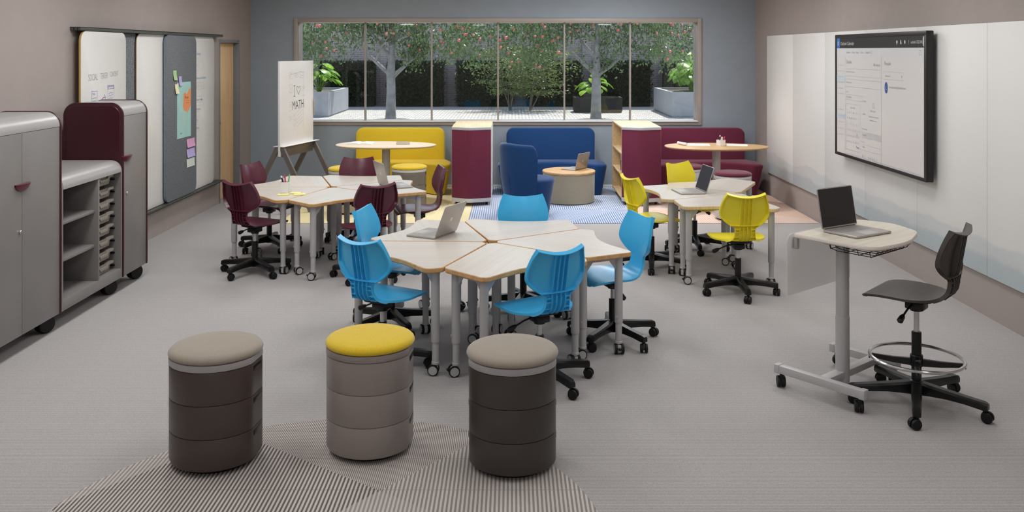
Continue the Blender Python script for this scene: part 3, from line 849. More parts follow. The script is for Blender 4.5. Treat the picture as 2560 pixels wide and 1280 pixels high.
b.box(-Lb/2-.01, Lb/2+.06, -.075, -.017, .783, .790, .002); b.box(-Lb/2-.01, Lb/2+.06, .017, .075, .783, .790, .002)
b.obj('tray', 'easel_white', ez)
b = B().box(-Lb/2+.03, Lb/2-.03, -.03, -.018, .655, .78, .003); b.box(-Lb/2+.03, Lb/2-.03, .018, .03, .655, .78, .003); b.obj('cross_panel', 'easel_metal', ez)
for sx in (-1, 1):
    for sy in (-1, 1):
        x = sx*(Lb/2-.02); b = B()
        n0 = (x, sy*.028, .775); n1 = (x, sy*.42, .018)
        d = Vector(n1)-Vector(n0); wdt = Vector((0, 1, 0)); t = Vector((1, 0, 0)); q = d.cross(t).normalized()*.028
        r = [[tuple(Vector(c)+q-t*.018), tuple(Vector(c)+q+t*.018), tuple(Vector(c)-q+t*.018), tuple(Vector(c)-q-t*.018)] for c in (n0, n1)]
        b.loft(r); lg = b.obj('leg', 'easel_metal', ez)
        B().at((x, sy*.42, 0)).lathe([(.016, 0), (.02, .004), (.02, .02)], 14).obj('foot', 'black_rubber', lg)
# ------------------------------------------------------------------ swivel chairs
PROF = [(.262, .412, .120, 0), (.258, .428, .165, 0), (.235, .444, .192, 0), (.17, .451, .212, .004), (.09, .448, .217, .010), (.01, .442, .212, .014),
        (-.05, .440, .186, .016), (-.098, .446, .142, .012), (-.135, .466, .102, .006), (-.158, .50, .083, .003), (-.166, .54, .080, .003),
        (-.168, .562, .086, .005), (-.168, .578, .112, .012), (-.170, .603, .151, .026), (-.174, .640, .188, .040), (-.180, .672, .197, .044),
        (-.190, .722, .192, .042), (-.205, .775, .174, .037), (-.221, .818, .152, .032)]
def cr(p, s):
    n = len(p)-1; x = min(max(s, 0), n-1e-6); i = int(x); u = x-i
    g = lambda k: p[min(max(k, 0), n)]
    a, b_, c, d = g(i-1), g(i), g(i+1), g(i+2)
    return [.5*(2*b_[k]+(c[k]-a[k])*u+(2*a[k]-5*b_[k]+4*c[k]-d[k])*u*u+(3*b_[k]-a[k]-3*c[k]+d[k])*u**3) for k in range(4)]
def shell(s0, s1, dz, thick, rim, lips, ns, taper0=False):
    """moulded shell between two stations of the profile, with a turned-down rim"""
    rings = []; N = 7
    ts = [math.sin(math.pi/2*(-1+i/N)) for i in range(2*N+1)]
    for k in range(ns+1):
        s = s0+(s1-s0)*k/ns; y, z, wd, ed = cr(PROF, s)
        y2, z2, _, _ = cr(PROF, s+.02); y1, z1, _, _ = cr(PROF, s-.02)
        T = Vector((0, y2-y1, z2-z1)).normalized(); n = Vector((0, T.z, -T.y))
        lift = .015*max(0, min(1, (s-16)/2))**1.5
        rm = rim(s); th = rm if any(abs(s-l) < .2 for l in lips) else thick
        def P(t, dep):
            return Vector((wd*t, y, z+dz+lift*abs(t)**2.2))+n*(ed*t*t-dep)
        f = .965 if s < 10.6 else .955
        fi = .93 if s < 11 else .93-.13*max(0, 1-abs(s-13.2)/2.0)
        r = [P(t, 0) for t in ts]+[P(1, rm), P(f, rm*1.02), P(fi, th)]
        r += [P(t*fi, th) for t in reversed(ts[1:-1])]+[P(-fi, th), P(-f, rm*1.02), P(-1, rm)]
        rings.append([tuple(v) for v in r])
    # close the ends a little rounded
    return rings
def chair(mat, dz=0, base_r=.297, col_top=.283, name='swivel_chair', stool=False):
    root = thing(name, '', 'stool' if stool else 'chair')
    rim_seat = lambda s: .013 if s < 7 else .02
    rim_back = lambda s: .022+.010*max(0, 1-abs(s-13.2)/2.2)+.010*max(0, s-17)
    se = B().loft(shell(0, 10.6, dz, .006, rim_seat, [0, 10.6], 44)).obj('seat', mat, root, 40)
    ba = B().loft(shell(10.6, 18, dz, .0055, rim_back, [12.1, 18], 40)).obj('backrest', mat, root, 40)
    def ribs(s0, s1, xs, d0, d1, w=.0045, ns=16, arch=True):
        b = B()
        for x in xs:
            rings = []
            for k in range(ns+1):
                s = s0+(s1-s0)*k/ns; y, z, wd, ed = cr(PROF, s)
                y2, z2, _, _ = cr(PROF, s+.02); y1, z1, _, _ = cr(PROF, s-.02)
                T = Vector((0, y2-y1, z2-z1)).normalized(); n = Vector((0, T.z, -T.y))
                lift = .015*max(0, min(1, (s-16)/2))**1.5
                t = x/wd; f = math.sin(math.pi*k/ns)**.6 if arch else 1
                dep = d0+(d1-d0)*f
                def P(xx, dp): return Vector((xx, y, z+dz+lift*abs(t)**2.2))+n*(ed*t*t-dp)
                rings.append([tuple(P(x-w, .004)), tuple(P(x-w*.5, dep)), tuple(P(x+w*.5, dep)), tuple(P(x+w, .004))])
            b.loft(rings)
        return b
    ribs(11.9, 17.9, (-.045, -.015, .015, .045), .012, .030).obj('back_ribs', mat, ba)
    nb = ribs(7.6, 12.0, (-.045, -.015, .015, .045), .012, .026)
    # short sideways gussets beside the neck
    for s in (8.2, 8.9, 9.7, 10.5):
        y, z, wd, ed = cr(PROF, s); y2, z2, _, _ = cr(PROF, s+.02); y1, z1, _, _ = cr(PROF, s-.02)
        T = Vector((0, y2-y1, z2-z1)).normalized(); n = Vector((0, T.z, -T.y))
        for sg in (-1, 1):
            ring = []
            for xx in (.048, wd*.97):
                c = Vector((sg*xx, y, z+dz)); q = T*.0025
                ring.append([tuple(c-n*.003-q), tuple(c-n*.020-q), tuple(c-n*.020+q), tuple(c-n*.003+q)])
            nb.loft(ring if sg > 0 else ring[::-1])
    nb.obj('neck_ribs', mat, se)
    b = B(); pl = rrect(-.10, .10, -.075, .155, .05, 4)
    b.loft([[(x*.55, y*.55+.02, .400+dz) for x, y in pl], [(x*.95, y, .418+dz) for x, y in pl], [(x, y, .432+dz) for x, y in pl]])
    b.at((0, .02, 0)); b.box(-.045, .045, -.05, .05, .362+dz, .402+dz, .008); b.lathe([(.034, .352+dz), (.034, .364+dz)], 16)
    b.obj('seat_mount', 'black_plastic', root)
    b = B(); b.tube([(-.035, .03, .392+dz), (-.10, .035, .375+dz), (-.155, .04, .35+dz)], .0055)
    b.tube([(-.148, .04, .354+dz), (-.165, .041, .346+dz), (-.195, .043, .332+dz), (-.205, .044, .327+dz)], [.008, .015, .017, .006], 10)
    b.obj('height_lever', 'black_plastic', root)
    b = B().at((0, .02, 0)); b.lathe([(.0145, col_top-.01), (.0145, .36+dz)], 16); b.obj('gas_lift', 'brushed', root)
    b = B().at((0, .02, 0)); b.lathe([(.026, .12), (.026, col_top-.004), (.023, col_top), (.015, col_top)], 20); b.obj('column', 'black_plastic', root)
    k = base_r/.297
    hub = B().at((0, .02, 0)); hub.lathe([(.034, .062), (.043, .075), (.043, .118), (.034, .138), (.027, .142)], 20); hub = hub.obj('hub', 'black_plastic', root)
    return root, base_r
def add_base(root, r, off):
    for j in range(5):
        a = R(off+72*j); ca, sa = math.cos(a), math.sin(a)
        lg = BASE_ARM[r].copy(); COL.objects.link(lg); lg.name = 'leg'; lg.parent = root; lg.location = (0, .02, 0); lg.rotation_euler = (0, 0, a)
        cs = CASTER.copy(); COL.objects.link(cs); cs.name = 'caster'; cs.parent = lg; cs.location = (r, 0, 0); cs.rotation_euler = (0, 0, random.uniform(0, 6.28))
def make_arm(r):
    b = B(); rings = []
    for t in (0, .15, .4, .7, .92, 1.0, 1.045, 1.055):
        x = .03+(r-.03)*t
        top = .136-.030*t-.002*math.sin(math.pi*min(t, 1))
        bot = .068+.012*math.sin(math.pi*min(t, 1))-.004*t
        wt = (.019-.003*t); wb = .028-.006*t
        if t > 1.02: top -= .005; wt *= .7; wb *= .85; bot += .003
        rings.append([(x, -wb, bot), (x, wb, bot), (x, wb*1.0, top-.012), (x, wt, top), (x, -wt, top), (x, -wb*1.0, top-.012)])
    return b.loft(rings).obj('leg', 'black_plastic', None, 30)
def make_caster(r=.0285):
    b = B()
    for sg in (-1, 1):
        b.at((.012, sg*.0155, r), rx=R(90)); b.lathe([(r*.55, -.010), (r*.9, -.009), (r, -.004), (r, .004), (r*.9, .009), (r*.55, .010)], 20)
    # hood
    b.at(); rings = []
    for a in range(-10, 191, 20):
        rr = r*1.12; c = (.012+rr*math.cos(R(a)), r+.001+rr*math.sin(R(a))); d = (.012+rr*.9*math.cos(R(a)), r+.001+rr*.9*math.sin(R(a)))
        rings.append([(c[0], -.006, c[1]), (c[0], .006, c[1]), (d[0], .006, d[1]), (d[0], -.006, d[1])])
    b.loft(rings); b.cyl((0, 0, r*1.1), (0, 0, .070), .007); b.cyl((0, 0, r*1.6), (0, 0, r*2.3), .011)
    return b.obj('caster', 'black_rubber', None)
BASE_ARM = {.297: make_arm(.297), .345: make_arm(.345)}; CASTER = make_caster()
CH = {}
def put_chair(key, dz, x, y, phi, off, label, group, lower=0):
    used = key in CH
    if not used: CH[key] = (chair(key, dz)[0], )
    # the first of a colour keeps a bare body to copy from: legs differ in angle
    root = copy_tree(CH[key][0]); root.location = (x, y, 0); rz = R(phi-90); root.rotation_euler = (0, 0, rz)
    # column stands at local (0, .02): shift so that it is over (x, y)
    root.location = (x+.02*math.sin(rz), y-.02*math.cos(rz), 0)
    root['label'] = label; root['group'] = group
    add_base(root, .297, off-math.degrees(rz))
    return root
g = 'blue chairs around the front table'
put_chair('chair_blue', 0, -.80, 5.53, 60, 0, 'blue swivel chair with its back to the camera, just behind the yellow-topped stool', g)
put_chair('chair_blue', 0, -.85, 6.33, -12, 12, 'blue swivel chair facing right, partly behind the leftmost blue chair, beside the laptop table', g)
put_chair('chair_blue', 0, .085, 6.75, -90, 36, 'blue swivel chair facing the camera at the far side of the front table', g)
put_chair('chair_blue', 0, .162, 5.27, 120, 17, 'blue swivel chair with its ribbed back to the camera, behind the taupe-topped black stool', g)
put_chair('chair_blue', 0, .68, 6.05, 202, 18, 'blue swivel chair facing left at the free end of the front table', g)
g = 'maroon chairs around the back table'
put_chair('chair_maroon', 0, -2.26, 7.875, 65, 26, 'maroon swivel chair with its ribbed back to the camera, nearest the cabinets', g)
put_chair('chair_maroon', 0, -2.40, 8.86, -18, 20, 'maroon swivel chair by the easel, facing the white pen cup', g)
put_chair('chair_maroon', 0, -1.60, 9.21, -86, 54, 'maroon swivel chair facing the camera behind the table, before the yellow sofa', g)
put_chair('chair_maroon', 0, -1.235, 7.72, 120, 33, 'maroon swivel chair with its ribbed back to the camera, hiding part of a laptop', g)
put_chair('chair_maroon', 0, -.885, 8.575, 196, 20, 'maroon swivel chair facing left, beside the left maroon bookcase', g)
g = 'yellow chairs around the right table'
put_chair('chair_yellow', 0, 1.259, 8.08, 20, 45, 'yellow swivel chair facing right at the end of the right table', g)
put_chair('chair_yellow', 0, 1.80, 8.83, -52, -20, 'yellow swivel chair facing the camera behind the open laptop', g)
put_chair('chair_yellow', 0, 1.823, 7.227, 92, 55, 'yellow swivel chair with its ribbed back straight to the camera', g)
st, _ = chair('chair_brown', .170, .345, .406, 'drafting_stool', True)
st['label'] = 'dark brown swivel stool with a chrome foot ring at the standing desk'
rz = R(138-90); st.location = (2.23+.02*math.sin(rz), 4.94-.02*math.cos(rz), 0); st.rotation_euler = (0, 0, rz)
add_base(st, .345, 30-math.degrees(rz))
rg = B().at((0, .02, .262)); rg.tube([(.24*math.cos(a*math.pi/24), .24*math.sin(a*math.pi/24), 0) for a in range(48)], .0095, 10, True); rg = rg.obj('foot_ring', 'chrome', st)
b = B().at((0, .02, 0)); b.lathe([(.030, .215), (.034, .222), (.034, .275), (.03, .28)], 18)
b.at((-.045, -.005, .25), ry=R(-90)); b.lathe([(.01, -.02), (.018, 0), (.018, .016), (.012, .02)], 10); b.obj('ring_collar', 'black_plastic', st)
for j in range(4):
    b = B().at((0, .02, 0), rz=R(20+90*j)); rings = []
    for x, z, hh, ww in ((.028, .245, .026, .014), (.12, .242, .018, .012), (.225, .246, .010, .009), (.245, .240, .010, .009)):
        rings.append([(x, -ww, z-hh), (x, ww, z-hh), (x, ww*.7, z+.012), (x, -ww*.7, z+.012)])
    b.loft(rings).obj('ring_spoke', 'black_plastic', st)
for k, (root,) in CH.items():     # the bodies copied from are not part of the place
    for ch in list(root.children):
        for c2 in list(ch.children): bpy.data.objects.remove(c2)
        bpy.data.objects.remove(ch)
    bpy.data.objects.remove(root)
for o in list(BASE_ARM.values())+[CASTER]: bpy.data.objects.remove(o)
# ------------------------------------------------------------------ wing tables in rings of five
ZT = .66
def pol(r, a): return (r*math.cos(R(a)), r*math.sin(R(a)))
def wing_outline():
    g = .0035      # half the gap to the neighbour
    c = [(.055, .004+g, .03), (.775, g, .05)]
    p2 = pol(.985, 19.5); p3 = pol(.845, 66.5)
    c.append((*p2, .085))
    a = Vector(p2); b = Vector(p3); d = (b-a); q = Vector((d.y, -d.x)).normalized()
    for k in range(1, 8):
        s = k/8; w = a+d*s-q*(.085*math.sin(math.pi*s)**1.25); c.append((w.x, w.y, .0))
    c.append((*p3, .05))
    u = Vector(pol(1, 72)); nrm = Vector((u.y, -u.x))*g
    e = u*.775+nrm; c.append((e.x, e.y, .05)); e = u*.055+nrm; c.append((e.x, e.y, .03))
    return rpoly(c, 5)
WO = wing_outline()
def table_caster():
    b = B(); r = .034
    for sg in (-1, 1):
        b.at((.012, sg*.022, r), rx=R(90)); b.lathe([(r*.78, -.009), (r*.95, -.008), (r, -.003), (r, .003), (r*.95, .008), (r*.78, .009)], 24, False, False)
    b.at(); b.box(.03, .05, -.008, .008, r*.9, r*1.25, .002); b.box(.045, .058, -.014, .014, r*1.15, r*1.35, .003)
    b.cur = 1
    for sg in (-1, 1):
        b.at((.012, sg*.022, r), rx=R(90)); b.lathe([(r*.79, -.0085), (r*.79, .0085)], 24)
    b.at(); b.box(-.016, .03, -.013, .013, r*.35, r*1.75, .005); b.cyl((0, 0, r*1.5), (0, 0, r*2.5), .012)
    return b.obj('caster', ['black_rubber', 'leg_silver'])
TCAST = table_caster()
def wing_table(edge='table_edge'):
    root = thing('wing_table', '', 'table')
    b = B(); b.prism(inset(WO, .0045), ZT-.0285, ZT-.0003, 0); b.obj('tabletop', 'table_laminate', root)
    b = B(); h = .030; o = WO; inn = inset(WO, .0045)
    b.loft([[(x, y, ZT-.0006) for x, y in inn], [(x, y, ZT-.0002) for x, y in inset(WO, .003)], [(x, y, ZT-.004) for x, y in o], [(x, y, ZT-h+.006) for x, y in o], [(x, y, ZT-h) for x, y in inset(WO, .005)], [(x, y, ZT-h) for x, y in inset(WO, .02)]], cap0=False, cap1=False)
    b.obj('edge_band', edge, root)
    legs = [pol(.715, 4.6), pol(.885, 19.0), pol(.74, 66.8), pol(.145, 36)]
    b = B()
    for (x, y), (x2, y2) in [(legs[0], legs[1]), (legs[0], legs[3]), (legs[2], legs[3])]:
        v = Vector((x2-x, y2-y)); L = v.length; a = math.atan2(v.y, v.x)
        b.at((x, y, 0), rz=a); b.box(.02, L-.02, -.010, .010, ZT-.055, ZT-.031)
    b.obj('under_frame', 'leg_silver', root)
    for i, (x, y) in enumerate(legs):
        b = B().at((x, y, 0)); b.lathe([(.0265, ZT-.031), (.0265, .205), (.0255, .2), (.021, .199), (.021, .083), (.024, .081), (.024, .068), (.012, .066)], 20)
        for j in (0, 1):   # gusset plates up to the frame
            n = legs[(i+1) % 4] if j else legs[i-1]; a = math.atan2(n[1]-y, n[0]-x)
            b.at((x, y, 0), rz=a); b.loft([[(.02, -.004, ZT-.12), (.02, .004, ZT-.12), (.02, .004, ZT-.031), (.02, -.004, ZT-.031)], [(.075, -.004, ZT-.05), (.075, .004, ZT-.05), (.075, .004, ZT-.031), (.075, -.004, ZT-.031)]])
        b.at((x, y, 0)); b.cyl((0, -.02, .24), (0, -.031, .24), .009)
        lg = b.obj('leg', 'leg_silver', root)
        c = TCAST.copy(); COL.objects.link(c); c.name = 'caster'; c.parent = lg; c.location = (x, y, 0)
    return root
random.seed(3)
rings_made = []
def ring(cx, cy, a0, which, edge, labels, group):
    proto = None
    for k, lb in zip(which, labels):
        used = proto is not None
        if not used: proto = wing_table(edge)
        t = place(proto, used, (cx, cy, 0), R(a0+72*k), lb, group); rings_made.append(t)
        for lg in t.children:
            for c in lg.children: c.rotation_euler = (0, 0, random.uniform(0, 6.28))
ring(-.149, 6.07, 34.2, range(5), 'table_edge',
     ['wing-shaped table before the front blue chair that faces the camera', 'wing-shaped table with the open laptop, in the front blue-chair ring', 'wing-shaped table by the two left blue chairs, without laptop',
      'wing-shaped table nearest the camera, behind the taupe-topped black stool', 'wing-shaped table at the right end of the front ring, by the blue chair facing left'], 'wing tables of the front ring')
ring(-1.715, 8.52, 36.3, range(5), 'table_edge',
     ['wing-shaped table before the maroon chair that faces the camera', 'wing-shaped table at the far left of the maroon-chair ring, by the easel', 'wing-shaped table with white pen cup and yellow sticky pads',
      'wing-shaped table nearest the camera in the maroon-chair ring', 'wing-shaped table with a laptop partly hidden by a maroon chair'], 'wing tables of the maroon-chair ring')
ring(2.08, 8.16, -7.5, (1, 2, 3), 'table_edge_pale',
     ['wing-shaped table reaching back towards the maroon stools', 'wing-shaped table with the open laptop, among the yellow chairs', 'wing-shaped table in front of the yellow chair with its back to the camera'], 'wing tables among the yellow chairs')
# this table's outer leg is set further in, clear of the chair pushed under it
lgs = [c for c in rings_made[1].children if c.name.startswith('leg')]; q0 = pol(.74, 66.8); q1 = pol(.46, 60); lgs[2].location = (q1[0]-q0[0], q1[1]-q0[1], 0)
bpy.data.objects.remove(TCAST)

# ------------------------------------------------------------------ laptops
def laptop(x, y, z, psi, label, tilt=18, w=.31, d=.225, screen='screen_off', logo=True):
    """hinge centre at (x, y, z); the keyboard runs out towards angle psi"""
    root = thing('laptop', label, 'laptop', (x, y, z), R(psi+90))   # local -y = towards the user
    b = B().prism(rrect(-w/2, w/2, -d, 0, .012, 3), .0015, .013, .003); b.obj('base', 'laptop_metal', root)
    b = B()
    for r in range(5):
        for c in range(13): b.rect(-w*.44+c*w*.0677, -w*.44+c*w*.0677+w*.060, -.030-.0185*r-.0155, -.030-.0185*r, .0134)
    b.obj('keyboard', 'laptop_keys', root)
    B().rect(-.055, .055, -d+.012, -d+.082, .0134).obj('touchpad', 'laptop_pad', root)
    b = B().at((0, -.001, .0135), rx=R(90-tilt))     # lid: local x across, y up along the lid
    b.T = Matrix.Translation((0, -.001, .0135)) @ Matrix.Rotation(R(90-tilt), 4, 'X')
    b.prism(rrect(-w/2, w/2, 0, d, .012, 3), -.0055, 0, .0015); lid = b.obj('lid', 'laptop_metal', root)
    T = b.T
    b = B(); b.T = T; b.rect(-w/2+.006, w/2-.006, .010, d-.006, .0003); b.obj('display', screen, lid)
    if logo:
        b = B(); b.T = T
        for i in (0, 1):
            for j in (0, 1): b.rect(-.013+.0135*i, -.001+.0135*i, d*.5-.013+.0135*j, d*.5-.001+.0135*j, -.0058)
        b.obj('logo', 'logo_light', lid)
    b = B(); b.cyl((-w*.42, 0, .012), (w*.42, 0, .012), .0042, n=8); b.obj('hinge', 'black_plastic', root)
    return root
laptop(-.465, 6.262, ZT, 153, 'silver laptop open on the front wing table, back of its lid to the camera', 22, .29, .235)
laptop(-1.215, 8.51, ZT, 26, 'silver laptop on the maroon-chair table, half hidden by a chair back', 14, .33, .235)
laptop(1.733, 8.23, ZT, 188, 'silver laptop among the yellow chairs with its dark shiny display showing', 18, .30, .235, 'screen_gloss')
laptop(.895, 11.65, .4105, 145, 'silver laptop on the round coffee table by the blue sofa', 14, .30, .215)
laptop(1.935, 5.286, .90, -58, 'silver laptop on the standing desk with a dark display', 10, .315, .235)

# ------------------------------------------------------------------ things on the tables
cup = thing('pen_cup', 'white square cup of pens on the maroon-chair table', 'cup', (-2.07, 8.17, ZT))
q = rrect(-.043, .043, -.043, .043, .008); b = B()
b.loft([[(x, y, .001) for x, y in inset(q, .003)], [(x, y, .003) for x, y in q], [(x, y, .1) for x, y in q], [(x, y, .1) for x, y in inset(q, .004)], [(x, y, .008) for x, y in inset(q, .004)]]); b.obj('cup_body', 'cup_white', cup)
B().box(.0445, .0475, -.034, .034, .002, .092, .001).obj('front_plate', 'cup_white', cup)
def pen(base, tip, mat, r=.005, cap=None, label='', group='pens in the white cups', flat=False, ce=.7):
    p0 = Vector(base); p1 = Vector(tip); d = p1-p0
    root = thing('marker_pen' if not flat else 'ruler', label, 'pen' if not flat else 'ruler', base, group=group)
    b = B()
    if flat:
        u = Vector((1, 0, 0)); b.loft([[tuple(c+u*.012+Vector((0, .001, 0))), tuple(c-u*.012+Vector((0, .001, 0))), tuple(c-u*.012-Vector((0, .001, 0))), tuple(c+u*.012-Vector((0, .001, 0)))] for c in (Vector(), d)])
    else: b.cyl((0, 0, 0), tuple(d*ce), r, bev=.0015, n=10)
    b.obj('barrel' if not flat else 'blade', mat, root)
    if not flat:
        b = B(); b.cyl(tuple(d*(ce-.01)), tuple(d), r*1.12, r*.9, n=10, bev=.0015); b.obj('cap', cap or mat, root)
    return root
z = ZT
pen((-2.06, 8.16, z+.01), (-2.105, 8.165, z+.155), 'black_plastic', .0065, 'cup_white', 'black pen with a white end, leaning left in the square cup', ce=.88)
pen((-2.085, 8.18, z+.01), (-2.098, 8.20, z+.147), 'pen_body_lilac', .006, None, 'pale lilac pen between the black and red pens in the square cup')
pen((-2.066, 8.182, z+.01), (-2.075, 8.185, z+.165), 'pen_body_red', .006, None, 'red pen with a pink cap in the square cup')
pen((-2.055, 8.198, z+.01), (-2.036, 8.198, z+.160), 'pen_body_green', .006, None, 'green pen standing upright at the edge of the square cup')
for x, y, rz, lb in ((-2.05, 8.03, 10, 'yellow sticky pad nearest the pen cup front'), (-1.962, 8.118, -6, 'yellow sticky pad furthest from the camera of the three'), (-1.905, 8.035, 14, 'yellow sticky pad on the laptop side of the other two')):
    b = B().at((x, y, ZT+.0004), rz=R(rz)); b.box(-.05, .05, -.03, .03, 0, .010, .001); tag(b.obj('sticky_pad', 'note_yellow'), lb, 'sticky pad', 'yellow sticky pads on the table')

# ------------------------------------------------------------------ round storage stools
def stool(body, cushion, band='stool_band'):
    root = thing('storage_stool', '', 'stool'); r = .213
    def outline(rr):
        pts = []
        for i in range(72):
            a = 2*math.pi*i/72; x, y = rr*math.cos(a), rr*math.sin(a)
            lim = .2035*rr/.213
            pts.append((max(-lim, min(lim, x)), y))
        return pts
    o = outline(r)
    b = B(); b.lathe([(.17, 0), (.175, .003), (.18, .02)], 36); b.obj('plinth', 'black_rubber', root)
    for k in range(3):
        z0 = .018+.1525*k; z1 = z0+.1515
        b = B(); b.prism(o, z0, z1, .004, 2, r0=.02 if k == 0 else .004); t = b.obj('drum', body, root)
        for sg in (-1, 1):
            b = B(); b.box(sg*.2035-.002, sg*.2035+.002, -.046, .046, z1-.038, z1-.012, .0015); b.obj('grip_slot', 'black_plastic', t)
    b = B(); b.prism(outline(.215), .4765, .507, .003, 2); b.obj('rim_band', band, root)
    b = B(); R0 = .218; prof = [(.195, .5075), (R0-.004, .512), (R0, .52), (R0-.003, .530), (R0-.012, .539), (R0-.03, .546), (.12, .551), (.04, .553), (.001, .5532)]
    b.lathe(prof, 48, True, False); b.obj('cushion', cushion, root, 60)
    return root
def put_stool(body, cushion, band, x, y, rz, label, group):
    o = stool(body, cushion, band); o.location = (x, y, 0.0085); o.rotation_euler = (0, 0, R(rz)); tag(o, label, None, group); return o
g = 'three stools on the round rug'
put_stool('stool_brown', 'fabric_taupe', 'stool_band', -1.414, 4.285, -6, 'dark brown drum stool with taupe cushion, nearest the cabinets on the round rug', g)
put_stool('stool_grey', 'fabric_yellow', 'stool_grey', -.697, 4.41, -4, 'grey drum stool with yellow cushion on the round rug', g)
put_stool('stool_black', 'fabric_taupe', 'stool_band', .002, 4.245, 0, 'near-black drum stool with taupe cushion, in front of the blue-chair table', g)
put_stool('stool_taupe', 'fabric_yellow', 'stool_light', -1.26, 10.98, 0, 'dark drum stool with yellow cushion right of the yellow-sofa table column', 'yellow stools by the lounge table')
put_stool('stool_tan', 'fabric_yellow', 'stool_light', -2.0, 10.82, 0, 'tan drum stool with yellow cushion behind the maroon chairs, beside the easel', 'yellow stools by the lounge table')
put_stool('stool_light', 'fabric_maroon', 'stool_light', 2.555, 10.38, 0, 'light grey drum stool with maroon cushion, in front of the maroon-sofa table column', 'maroon stools by the lounge table')
put_stool('stool_light', 'fabric_maroon', 'stool_light', 2.14, 11.02, 0, 'light grey drum stool with maroon cushion behind a yellow chair back', 'maroon stools by the lounge table')

# ------------------------------------------------------------------ lounge
def sofa(mat, x, label):
    root = thing('curved_sofa', label, 'sofa', (x, 12.80, 0.0085), group='curved sofas along the window wall')
    W = .735
    pts = [(-.60, -.03, .06), (-W, -.40, .25), (-W, -.76, .10), (-W+.14, -.76, .08)]
    for k in range(1, 10):
        s = k/10; xx = (-W+.14)+(2*W-.28)*s; u = xx/(W-.14); pts.append((xx, -.46-.30*abs(u)**2.1, 0))
    pts += [(W-.14, -.76, .08), (W, -.76, .10), (W, -.40, .25), (.60, -.03, .06)]
    o = rpoly([p for p in pts], 6)
    o = [p for p in o]
    prof = [(.115, .012), (.11, .02), (.0, .38), (.0, .396), (.005, .408), (.014, .415), (.026, .418)]
    b = B(); cx, cy = 0, -.42
    def sc(d): # taper the foot by drawing in towards the middle
        return [(x*(1-d*.8), cy+(y-cy)*(1-d*.9)) for x, y in o]
    rings = [[(x, y, z) for x, y in sc(d)] for d, z in prof[:4]]+[[(x, y, z) for x, y in inset(o, d)] for d, z in prof[4:]]
    b.loft(rings); b.obj('seat', mat, root, 50)
    # back: rounded slab, gently curved
    sl = rpoly([(-.625, .25, .02), (.625, .25, .02), (.625, .862, .10), (-.625, .862, .10)], 8)
    prof = [(.03, 0), (.008, .008), (0, .03), (0, .10), (.008, .122), (.03, .13)]
    rings = [[(xx, -.155+d+.055*(1-(xx/.625)**2)-.045, zz) for xx, zz in inset(sl, i)] for i, d in prof]
    B().loft(rings).obj('backrest', mat, root, 50)
    for sx in (-.5, .5):
        for yy in (-.62, -.2): B().at((sx, yy, 0)).lathe([(.02, 0), (.022, .015)], 12).obj('foot', 'black_rubber', root)
    return root
sofa('fabric_yellow', -1.575, 'yellow curved sofa under the window')
sofa('fabric_blue', .545, 'blue curved sofa under the window')
sofa('fabric_maroon', 2.655, 'maroon curved sofa in the corner')
lc = thing('lounge_chair', 'dark blue round lounge chair with a wraparound back', 'armchair', (.20, 10.66, .0085), R(38))
b = B(); prof = [(.235, .015), (.24, .02), (.305, .39), (.31, .415), (.305, .43), (.285, .44), (.2, .446), (.001, .448)]
b.lathe(prof, 48, True, False); b.obj('seat', 'fabric_blue', lc, 60)
b = B(); rings = []; n = 40; span = 68
for k in range(n+1):
    u = -1+2*k/n; a = R(180+span*u)
    edge = max(0, (abs(u)-.80)/.20); zt = .868-.10*(1-math.sqrt(max(0, 1-edge**2)))-.02*abs(u)
    th = .105 if edge < .001 else .105-.01*edge
    def rad(z): return .255+(.345-.255)*min(1, z/.5)+.012*max(0, (z-.5)/.37)
    sec = []
    for z, io in ((.02, 1), (.2, 1), (.45, 1), (zt-.05, 1), (zt-.02, .93), (zt-.004, .75), (zt, .5), (zt-.004, .25), (zt-.02, .07), (zt-.05, 0), (.45, 0), (.2, 0), (.02, 0)):
        rr = rad(z)-th*(1-io); sec.append((rr*math.cos(a), rr*math.sin(a), z))
    rings.append(sec)
b.loft(rings); ob = b.obj('backrest', 'fabric_blue', lc, 50)
b = B()
a = R(180+8); b.tube([(rad(z)*math.cos(a)*1.002, rad(z)*math.sin(a)*1.002, z) for z in (.03, .15, .3, .5)], .003, 6); b.obj('seam', 'fabric_blue', ob)
ct = thing('coffee_table', 'round coffee table with a wood top on a beige fabric drum', 'coffee table', (.735, 11.60, .0085))
b = B(); b.lathe([(.30, 0), (.302, .008)], 40); b.obj('plinth', 'black_rubber', ct)
b = B(); b.lathe([(.325, .008), (.33, .012), (.335, .37), (.33, .374)], 56); b.obj('drum', 'fabric_beige', ct)
b = B(); b.lathe([(.335, .3745), (.342, .378), (.342, .397), (.338, .401), (.001, .4015)], 64, True, False); b.obj('top', 'oak_top', ct)
def lounge_table(x, y, rz, top, label):
    root = thing('lounge_table', label, 'table', (x, y, .0085), R(rz)); z = .735
    o = []
    for i in range(64):
        a = 2*math.pi*i/64; c, s = math.cos(a), math.sin(a)
        xx = .655*abs(c)**.92*(1 if c > 0 else -1); yy = .40*abs(s)**.95*(1 if s > 0 else -1)*(1-.10*c)
        o.append((xx, yy))
    b = B(); b.loft([[(x_, y_, zz) for x_, y_ in inset(o, d)] for d, zz in ((.035, z-.026), (.004, z-.012), (0, z-.006), (.004, z))]); b.obj('top', top, root)
    b = B(); b.lathe([(.052, .012), (.052, z-.03)], 28); b.obj('column', 'leg_silver', root)
    b = B(); b.lathe([(.28, 0), (.285, .004), (.28, .010), (.06, .016), (.053, .018)], 48); b.obj('base', 'leg_silver', root)
    b = B(); b.lathe([(.12, z-.036), (.13, z-.032), (.13, z-.0265)], 24); b.obj('mounting_plate', 'leg_silver', root)
    return root
